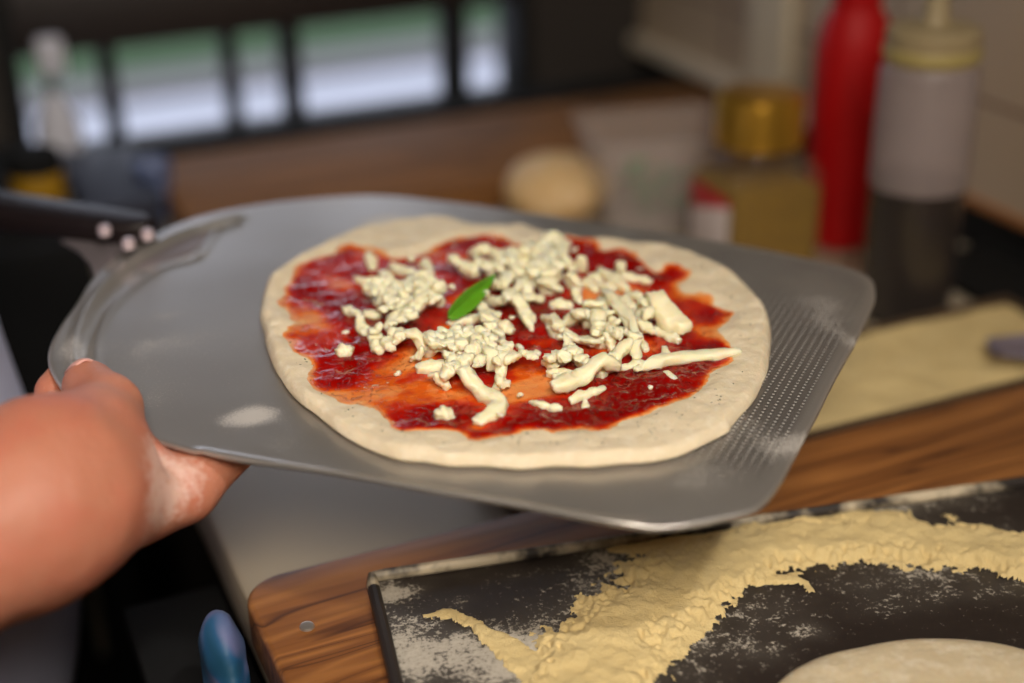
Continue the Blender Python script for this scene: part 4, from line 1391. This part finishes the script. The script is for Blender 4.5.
# ---- low cupboard left of the bench, under the window
cp = empty('low_cupboard', (-.12, 1.38, 0))
tag(cp, 'low black cupboard under the window, left of the steel bench', 'cupboard')
BM().box((-.40, -.17, .03), (.240, .17, zcb), .006).build('body', M_black, cp)
for x in (-.24, .08):
    BM().box((x - .155, -.188, .06), (x + .150, -.1705, .71), .004).build('door', M_blackmetal, cp)
    BM().tube([(x + .11, -.19, .50), (x + .11, -.205, .51), (x + .11, -.205, .61), (x + .11, -.19, .62)], .004, 8).build('handle', M_steel, cp)
cr = empty('storage_crate', (.166, 1.385, ST + .0005))
tag(cr, 'low dark navy plastic crate on the back left end of the bench', 'crate')
M_navy = plain('navy_plastic', srgb(22, 26, 44), .6)
zt = z_at(.166, 1.47, 150) - ST
BM().box((-.034, -.09, 0), (.034, .09, zt * .8), .004).build('crate_body', M_navy, cr)
BM().box((-.037, -.093, zt * .805), (.037, .093, zt), .003).build('crate_lid', plain('navy_lid', srgb(26, 30, 48), .6), cr)
zcb = z_at(.096, 1.33, 206)
yc = empty('yellow_canister', (.094, 1.33, zcb + .0002))
tag(yc, 'yellow canister with a dark lid on the low cupboard under the window', 'canister')
zy = z_at(.094, 1.33, 158) - zcb
BM().lathe([(0, 0), (.022, 0), (.024, .004), (.024, zy - .01), (.021, zy)], 32).build('canister_body', plain('yellow_paint', srgb(150, 112, 12), .5), yc)
BM().lathe([(.0245, zy - .012), (.0245, zy + .004), (.022, zy + .007), (0, zy + .007)], 32).build('lid', M_black, yc)

# ---- blue and teal plastic package under the bench corner
pk_m = NT('printed_film'); _v = pk_m.coords(); _n = pk_m.noise(_v, 14, 2, .5, 1.0)
pk_m.set(Base_Color=pk_m.ramp(_n, [(.3, srgb(14, 60, 66)), (.45, srgb(30, 80, 120)), (.55, srgb(110, 110, 150)), (.68, srgb(20, 44, 38))]), Roughness=.6)
q = on_x(243, 668, bl - .016)
def fpk(Xq, Yq, Zq):
    return ellipsoid((Xq, Yq, Zq), (0, 0, 0), (.011, .030, .036)) + .006 * fbm(Xq * 40, Yq * 40, Zq * 40, 2)
Vp, Qp = surface_nets(fpk, (-.04, -.07, -.07), (.04, .07, .07), .003)
pk = link('plastic_package', npmesh('plastic_package', Vp, Qp), pk_m.m, None, True)
# a dark side shelf carries it beside the bench
pk.location = (bl - .026, q[1], q[2])
tag(pk, 'crumpled blue and teal plastic package beside the rounded worktop corner', 'package')
sh = BM().box((bl - .062, q[1] - .14, q[2] - .055), (bl - .001, q[1] + .14, q[2] - .038), .002).build('side_shelf', M_black)
tag(sh, 'narrow black shelf fixed to the bench side under the plastic package', 'shelf')

# ================================================================== ROOM
def struct(name, bm, m):
    o = bm.build(name, m, None, smooth=False); o['kind'] = 'structure'; return o
XL, XR, YF, YB, ZC = -1.9, .875, -1.4, 1.60, 2.5
struct('floor', BM().box((XL - .1, YF - .1, -.1), (XR + .1, YB + .1, 0)), M_floor)
struct('ceiling', BM().box((XL - .1, YF - .1, ZC), (XR + .1, YB + .1, ZC + .1)), M_ceil)
struct('wall_left', BM().box((XL - .1, YF - .1, 0), (XL, YB + .1, ZC)), M_paint_dark)
struct('wall_front', BM().box((XL, YF - .1, 0), (XR, YF, ZC)), M_paint_dark)
wr = BM().box((XR, YF - .1, .912), (XR + .1, YB + .1, ZC))
struct('wall_right', wr, M_tile)
struct('wall_right_foot', BM().box((XR + .004, YF - .1, 0), (XR + .1, YB + .1, .9115)), M_black)
struct('trim_4', BM().box((.212, 1.4535, ST + .0005), (.872, 1.505, WT + .006), .002), M_black)
struct('trim_1', BM().box((XR - .007, YF, .905), (XR + .0035, YB - .001, .9118), .0015), plain('brown_trim', srgb(150, 100, 56), .5))
# pale ledge and upright on the tiled wall
qa = on_x(770, 40, XR - .01)
struct('trim_2', BM().box((XR - .016, qa[1] - .035, .930), (XR - .0005, qa[1] + .035, 1.9), .003), plain('pale_upright', srgb(196, 184, 160), .6))
struct('trim_3', BM().box((XR - .020, qa[1] - .10, .9125), (XR - .0005, YB - .003, .9295), .003), plain('pale_ledge', srgb(200, 188, 168), .6))

# back wall with a wide opening
wx0 = on_y(28, 120, YB)[0]; wx1 = on_y(516, 60, YB)[0]
wz0 = on_y(280, 127, YB)[2]; wz1 = 1.37
M_bw = M_paint_dark
struct('wall_back', BM().box((XL, YB, 0), (XR, YB + .10, wz0 - .02)).box((XL, YB, wz1), (XR, YB + .10, ZC)).box((XL, YB, wz0 - .02), (wx0 - .02, YB + .10, wz1)).box((wx1 + .02, YB, wz0 - .02), (XR, YB + .10, wz1)), M_bw)
win = empty('window_1', ((wx0 + wx1) / 2, YB, wz0)); win['kind'] = 'structure'
def wl(x, y, z): return (x - win.location[0], y - win.location[1], z - win.location[2])
fr = BM()
fr.box(wl(wx0 - .02, YB - .01, wz0 - .02), wl(wx1 + .02, YB + .06, wz0), .003)
fr.box(wl(wx0 - .02, YB - .01, wz1 - .02), wl(wx1 + .02, YB + .06, wz1), .003)
fr.box(wl(wx0 - .02, YB - .01, wz0), wl(wx0, YB + .06, wz1 - .02), .003)
fr.box(wl(wx1, YB - .01, wz0), wl(wx1 + .02, YB + .06, wz1 - .02), .003)
fr.build('window_frame', M_blackmetal, win)
for px, wpx in ((112, 15), (236, 14), (297, 19), (462, 26)):
    x = on_y(px, 80, YB)[0]; hw_ = wpx / 2 * 1.75 / F
    BM().box(wl(x - hw_, YB + .012, wz0), wl(x + hw_, YB + .04, wz1 - .02), .003).build('mullion', M_blackmetal, win)
zrail0, zrail1 = on_y(280, 30, YB)[2], on_y(280, 30, YB)[2] + .085
BM().box(wl(wx0, YB + .005, zrail0), wl(wx1, YB + .05, zrail1), .003).build('rail', plain('dark_brown_rail', srgb(38, 30, 28), .5), win)

# white spray bottle standing on the sill
q = on_y(45, 130, YB - .035)
sp = empty('spray_bottle', (q[0] + .014, YB - .035, .902))
sp.location[2] = wz0 + .0
# sill board
sill = BM().box((wx0 - .04, YB - .085, wz0 - .018), (wx1 + .03, YB - .0105, wz0), .003)
o = sill.build('window_sill', M_blackmetal, win); o.location = (-win.location[0], -win.location[1], -win.location[2])
tag(sp, 'small white spray bottle on the window sill at the far left', 'bottle')
zt1 = z_at(sp.location[0], sp.location[1], 100) - wz0; zt2 = z_at(sp.location[0], sp.location[1], 38) - wz0
M_white = plain('white_plastic', srgb(205, 205, 216), .4)
BM().lathe([(0, .0005), (.022, .0005), (.024, .005), (.024, zt1 * .6), (.011, zt1), (.008, zt1 + .01)], 28).build('body', M_white, sp)
BM().lathe([(.008, zt1 + .008), (.006, zt2 - .045)], 16).build('neck', M_black, sp)
BM().box((-.011, -.012, zt2 - .040), (.018, .012, zt2), .006).build('trigger_head', M_white, sp)

# ================================================================== OUTSIDE
M_pave = plain('pale_pavement', srgb(158, 160, 168), .8, vary=.05, scale=2)
M_path = plain('grey_path', srgb(104, 100, 100), .8, vary=.06, scale=2)
M_grass = plain('lawn_green', srgb(34, 60, 24), .9, vary=.35, scale=9)
M_hedge = plain('hedge_green', srgb(16, 20, 11), .9, vary=.4, scale=6, bump=(8, 1, .1))
def gz(px, py): return on_z(px, py, 0)
def gband(name, ya, yb, m, zz):
    """ground strip between picture rows ya (far) and yb (near) measured at x=280"""
    A, Bq = gz(280, ya)[1], gz(280, yb)[1]
    o = BM().box((-14, Bq, -.05), (16, A, zz)).build(name, m, None, smooth=False); o['kind'] = 'structure'
gband('pavement', 86, 420, M_pave, .0)
gband('kerb_strip', 77, 86, plain('dark_kerb', srgb(44, 44, 46), .8), .01)
gband('path', 58, 77, M_path, .0)
gband('lawn', -40, 58, M_grass, .0)
hb = BM().box((-14, gz(280, -42)[1], 0), (16, gz(280, -42)[1] + 1.2, 1.15), .2)
o = hb.build('hedge', M_hedge); tag(o, 'long dark clipped hedge beyond the lawn outside the window', 'hedge', kind='stuff')

# ================================================================== PERSON
def W(px, py, d): return at(px, py, d)
def up(px, py, h):
    """point h above the peel plane that projects on the pixel"""
    u_, v_ = onp(px, py, h); return p2w(u_, v_, h)
wrist = W(-30, 540, .640); elbow = W(-330, 700, .590)
shoulder = np.array([-.17, .70, 1.36])
palm = W(58, 497, .668)
prims = []
def cap(a, b_, ra, rb_2, k=.012): prims.append(('c', a, b_, ra, rb_2, k))
cap(shoulder, elbow, .052, .046)
cap(elbow, W(-170, 620, .612), .045, .047, .03)
cap(W(-170, 620, .612), wrist, .046, .037, .02)
cap(wrist, W(28, 514, .655), .037, .038, .02)
cap(W(0, 518, .655), W(64, 480, .668), .030, .029, .02)
cap(W(28, 514, .655), palm, .039, .036, .02)
cap(palm, W(108, 490, .696), .036, .026, .025)
cap(W(108, 490, .696), W(142, 494, .708), .026, .020, .02)
# thumb
t0, t1, t2, t3 = W(42, 462, .668), W(92, 437, .690), up(108, 408, .0135), up(89, 386, .0135)
cap(t0, t1, .027, .0205, .02)
cap(t1, t2, .0210, .0165, .010)
cap(t2, t3, .0160, .0140, .006)
# index: knuckle, two bends, tip pressed under the blade
i0, i1 = W(142, 494, .712), W(184, 490, .712)
i2 = up(212, 466, -.017); i3 = up(248, 446, -.0125)
cap(i0, i1, .0200, .0158, .012); cap(i1, i2, .0152, .0125, .008); cap(i2, i3, .0118, .0092, .006)
# remaining fingers lie under the blade
for (a, b_, c_, d_), r_ in ((((118, 470, .700), (150, 440, -.022), (185, 405, -.016), (205, 380, -.0125)), .0115),
                          (((92, 458, .705), (112, 420, -.024), (140, 385, -.017), (158, 360, -.0125)), .0110)):
    A_, B_, C_, D_ = W(*a), up(*b_), up(*c_), up(*d_)
    cap(A_, B_, r_ + .003, r_ + .001, .012); cap(B_, C_, r_ + .001, r_ - .001, .006); cap(C_, D_, r_ - .001, r_ - .003, .005)
A_, B_, C_, D_ = W(58, 450, .702), up(52, 415, -.020), up(52, 392, -.013), up(60, 374, -.0105)
cap(A_, B_, .0135, .0105, .012); cap(B_, C_, .0100, .0090, .006); cap(C_, D_, .0088, .0072, .005)


def body_sdf(X, Y, Z):
    D = None
    for _, a, b_, ra, rb_2, k in prims:
        d = capsule((X, Y, Z), a, b_, ra, rb_2)
        D = d if D is None else smin(D, d, k)
    # skin folds between thumb and first finger
    f = capsule((X, Y, Z), W(146, 446, .694), W(182, 478, .694), .0035, .0015)
    D = -smin(-D, f + .0002, .006)
    for (a, b_) in ((W(158, 452, .696), W(190, 470, .696)), (W(95, 392, .742), W(124, 400, .730)), (W(30, 424, .662), W(60, 402, .672))):
        D = -smin(-D, capsule((X, Y, Z), a, b_, .0012, .0008), .004)
    return D


allp = np.array([p_ for pr in prims for p_ in (pr[1], pr[2])])
lo_ = allp.min(0) - .06; hi_ = allp.max(0) + .06
cut = wrist[0] - .08
V1, Q1 = surface_nets(body_sdf, lo_, hi_, .0032)
nzv = np.stack([fbm(V1[:, 0] * 60, V1[:, 1] * 60, V1[:, 2] * 60 + k * 5, 3) for k in range(3)], 1) * .0012
V1 = V1 + nzv
me = npmesh('body', V1, Q1)
person = empty('person', (-.12, .86, 0))
tag(person, 'person in a lavender-white shirt at the left, bare forearm, gripping the pizza peel', 'person')
skin = link('body', me, M_skin, None, True)
skin.parent = person; skin.matrix_parent_inverse = Matrix.Translation(Vector(person.location)).inverted()
du = np.zeros(len(V1))
for px, py, d_, r_, a_ in ((160, 500, .68, .022, .9), (165, 460, .69, .018, .8), (225, 460, .69, .015, .8), (50, 390, .76, .012, 1.0), (120, 380, .74, .012, .5), (60, 560, .65, .02, .3)):
    c = W(px, py, d_); du += a_ * np.exp(-((V1 - c) ** 2).sum(1) / r_ ** 2)
attr(me, 'dust', np.clip(du, 0, 1))
mod = skin.modifiers.new('smooth', 'SMOOTH'); mod.factor = .5; mod.iterations = 2
sub = skin.modifiers.new('sub', 'SUBSURF'); sub.levels = 1; sub.render_levels = 1


def child(name, V, Q, m, parent=person, **kw):
    o = link(name, npmesh(name, V, Q), m, None, True, **kw)
    o.parent = parent; o.matrix_parent_inverse = Matrix.Translation(Vector(parent.location)).inverted()
    return o


# nail, on the far upper side of the thumb tip
nd = (t3 - t2) / np.linalg.norm(t3 - t2)
nup = PN - nd * (PN @ nd); nup /= np.linalg.norm(nup)
ns = np.cross(nd, nup)
V = []; Fq = []
for i in range(7):
    for j in range(9):
        s_ = (j / 8 - .5) * 2; t_ = i / 6
        w_ = .0082 * (1 - .25 * (1 - t_) ** 2)
        V.append(t3 + nd * (.0012 + t_ * .0120) + ns * (s_ * w_) + nup * (.0146 - .0042 * s_ * s_ - .0066 * t_ * t_))
for i in range(6):
    for j in range(8):
        Fq.append((i * 9 + j, i * 9 + j + 1, (i + 1) * 9 + j + 1, (i + 1) * 9 + j))
nail = child('thumb_nail', V, Fq, M_nail)
so = nail.modifiers.new('solid', 'SOLIDIFY'); so.thickness = .0008

# shirt, trousers, head
TX, TY = -.148, .90
def shirt_sdf(X, Y, Z):
    P = (X, Y, Z)
    D = ellipsoid(P, (TX, TY, 1.00), (.170, .20, .24))
    D = smin(D, ellipsoid(P, (TX + .015, TY, .80), (.180, .20, .20)), .08)
    D = smin(D, ellipsoid(P, (TX - .03, TY, 1.27), (.125, .215, .20)), .06)
    D = smin(D, capsule(P, shoulder + np.array([0, .01, .005]), shoulder * .42 + elbow * .58, .068, .066), .04)
    D = smin(D, capsule(P, (TX - .035, TY + .16, 1.36), (TX + .0, TY + .23, 1.16), .062, .060), .04)
    D = D + .005 * fbm(X * 14, Y * 14, Z * 5, 3)
    return D
V2, Q2 = surface_nets(shirt_sdf, (TX - .32, TY - .48, .58), (TX + .24, TY + .36, 1.52), .008)
child('shirt', V2, Q2, M_shirt, label='loose lavender-white cotton shirt')
def tro_sdf(X, Y, Z):
    P = (X, Y, Z)
    D = ellipsoid(P, (TX, TY, .74), (.150, .185, .14))
    for s_ in (-1, 1):
        D = smin(D, capsule(P, (TX, TY + s_ * .09, .72), (TX - .01, TY + s_ * .10, .45), .092, .068), .03)
        D = smin(D, capsule(P, (TX - .01, TY + s_ * .10, .45), (TX - .02, TY + s_ * .10, .09), .068, .055), .02)
    return D
V2, Q2 = surface_nets(tro_sdf, (TX - .22, TY - .26, .03), (TX + .22, TY + .26, .92), .012)
child('trousers', V2, Q2, M_trouser)
for s_ in (-1, 1):
    def shoe(X, Y, Z, s_=s_):
        return smin(ellipsoid((X, Y, Z), (TX + .05, TY + s_ * .10, .035), (.13, .045, .034)), ellipsoid((X, Y, Z), (TX - .02, TY + s_ * .10, .06), (.05, .042, .055)), .02)
    V2, Q2 = surface_nets(shoe, (TX - .12, TY + s_ * .1 - .07, -.01), (TX + .22, TY + s_ * .1 + .07, .14), .008)
    V2[:, 2] = np.maximum(V2[:, 2], .001)
    child('shoe', V2, Q2, M_black)
HX, HY, HZ = TX + .01, TY, 1.62
def head_sdf(X, Y, Z):
    P = (X, Y, Z)
    D = ellipsoid(P, (HX, HY, HZ), (.095, .075, .108))
    D = smin(D, ellipsoid(P, (HX + .025, HY, HZ - .06), (.062, .055, .062)), .03)
    D = smin(D, capsule(P, (HX - .03, HY, HZ - .06), (TX - .03, HY, 1.40), .052, .058), .03)
    D = smin(D, capsule(P, (HX + .090, HY, HZ + .01), (HX + .108, HY, HZ - .025), .008, .013), .012)
    D = smin(D, ellipsoid(P, (HX + .078, HY, HZ - .058), (.014, .024, .008)), .006)
    for s_ in (-1, 1):
        D = smin(D, ellipsoid(P, (HX - .005, HY + s_ * .077, HZ - .01), (.018, .008, .030)), .006)
        D = -smin(-D, ellipsoid(P, (HX + .096, HY + s_ * .031, HZ + .005), (.012, .017, .010)), .01)
        D = smin(D, ellipsoid(P, (HX + .078, HY + s_ * .031, HZ + .004), (.012, .012, .011)), .002)
    return D
V2, Q2 = surface_nets(head_sdf, (HX - .13, HY - .12, 1.34), (HX + .14, HY + .12, 1.75), .005)
hd_ = child('head', V2, Q2, M_skin)
def hair_sdf(X, Y, Z):
    D = ellipsoid((X, Y, Z), (HX - .012, HY, HZ + .022), (.098, .083, .100))
    D = np.maximum(D, -((Z - (HZ + .03)) + np.maximum(0, -(X - HX - .0)) * 1.4))
    return D + .003 * fbm(X * 60, Y * 60, Z * 60, 2)
V2, Q2 = surface_nets(hair_sdf, (HX - .13, HY - .11, HZ - .12), (HX + .11, HY + .11, HZ + .15), .005)
child('hair', V2, Q2, M_hair)

# other arm, reaching to the handle grip
hgp = p2w(*(ga + gd * .46), .0045)
sh2 = np.array([TX - .035, TY + .17, 1.34]); el2 = np.array([TX - .10, TY + .30, 1.13])
pr2 = [(sh2, el2, .050, .042, .02), (el2, hgp + np.array([-.06, -.06, .05]), .042, .030, .02), (hgp + np.array([-.06, -.06, .05]), hgp + np.array([-.01, -.02, .035]), .030, .024, .02)]
gp3 = np.array([*(gd), 0.0])
gq = PU * gd[0] + PV * gd[1]; gw = np.cross(PN, gq)
for k in range(4):
    o_ = hgp + gq * (-.030 + .020 * k)
    pr2 += [(o_ + PN * .030 - gw * .008, o_ + PN * .018 - gw * .028, .0105, .0100, .006), (o_ + PN * .018 - gw * .028, o_ - PN * .010 - gw * .026, .0098, .0090, .004), (o_ - PN * .010 - gw * .026, o_ - PN * .021 - gw * .004, .0090, .0080, .004)]
pr2 += [(hgp + PN * .03 + gw * .012, hgp - gq * .03 + PN * .020 + gw * .030, .015, .012, .01), (hgp - gq * .03 + PN * .020 + gw * .030, hgp - gq * .05 - PN * .002 + gw * .027, .012, .010, .005)]
def arm2(X, Y, Z):
    D = None
    for a, b_, ra, rb_2, k in pr2:
        d = capsule((X, Y, Z), a, b_, ra, rb_2); D = d if D is None else smin(D, d, k)
    return D
ap = np.array([x for q_ in pr2 for x in q_[:2]])
V2, Q2 = surface_nets(arm2, ap.min(0) - .06, ap.max(0) + .06, .005)
child('arm', V2, Q2, M_skin)

# ================================================================== LIGHT
def area(name, loc_, target, size, energy, col, spread=180, sizey=None):
    l = bpy.data.lights.new(name, 'AREA'); l.energy = energy; l.size = size; l.color = col
    if sizey: l.shape = 'RECTANGLE'; l.size_y = sizey
    l.spread = math.radians(spread)
    o = bpy.data.objects.new(name, l); C.objects.link(o); o.location = loc_
    o.rotation_euler = (Vector(target) - Vector(loc_)).to_track_quat('-Z', 'Y').to_euler()
    return o
LX, LY, LZ = -.04, -.26, 1.88
area('lamp_light', (LX, LY, LZ - .012), (.26, .56, 1.0), .46, 6.4, (1.0, .88, .73), 100)
area('fill_light', (.42, -.45, ZC - .045), (-.05, .85, .9), .12, 2.6, (1.0, .95, .90), 70)  # added fill from out of view, brightens the shirt
dl = empty('fill_lamp', (.42, -.45, ZC))  # made-up housing for the added fill light
tag(dl, 'small round fill lamp set under the ceiling near the right wall', 'lamp')
BM().lathe([(0, -.0005), (.10, -.0005), (.10, -.020), (.096, -.034), (.090, -.034), (.090, -.020), (0, -.020)], 36).build('housing', M_black, dl)
lp = empty('ceiling_lamp', (LX, LY, ZC))
tag(lp, 'round metal pendant lamp hanging from the ceiling above the worktop', 'lamp')
BM().lathe([(.02, LZ - ZC + .10), (.06, LZ - ZC + .09), (.24, LZ - ZC + .02), (.285, LZ - ZC), (.281, LZ - ZC), (.235, LZ - ZC + .022), (.05, LZ - ZC + .08), (0, LZ - ZC + .082)], 40).build('lamp_shade', M_blackmetal, lp)
BM().tube([(0, 0, LZ - ZC + .09), (0, 0, -.001)], .004, 8).build('cord', M_black, lp)

w = bpy.data.worlds.new('world'); sc.world = w; w.use_nodes = True
nt = w.node_tree; bg = nt.nodes['Background']
tc = nt.nodes.new('ShaderNodeTexCoord'); ns_ = nt.nodes.new('ShaderNodeTexNoise'); ns_.inputs['Scale'].default_value = 2.5
cr_ = nt.nodes.new('ShaderNodeValToRGB')
cr_.color_ramp.elements[0].position = .35; cr_.color_ramp.elements[0].color = (.55, .61, .78, 1)
cr_.color_ramp.elements[1].position = .65; cr_.color_ramp.elements[1].color = (.86, .88, .96, 1)
nt.links.new(tc.outputs['Generated'], ns_.inputs['Vector']); nt.links.new(ns_.outputs['Fac'], cr_.inputs[0]); nt.links.new(cr_.outputs[0], bg.inputs[0])
bg.inputs[1].default_value = 2.8
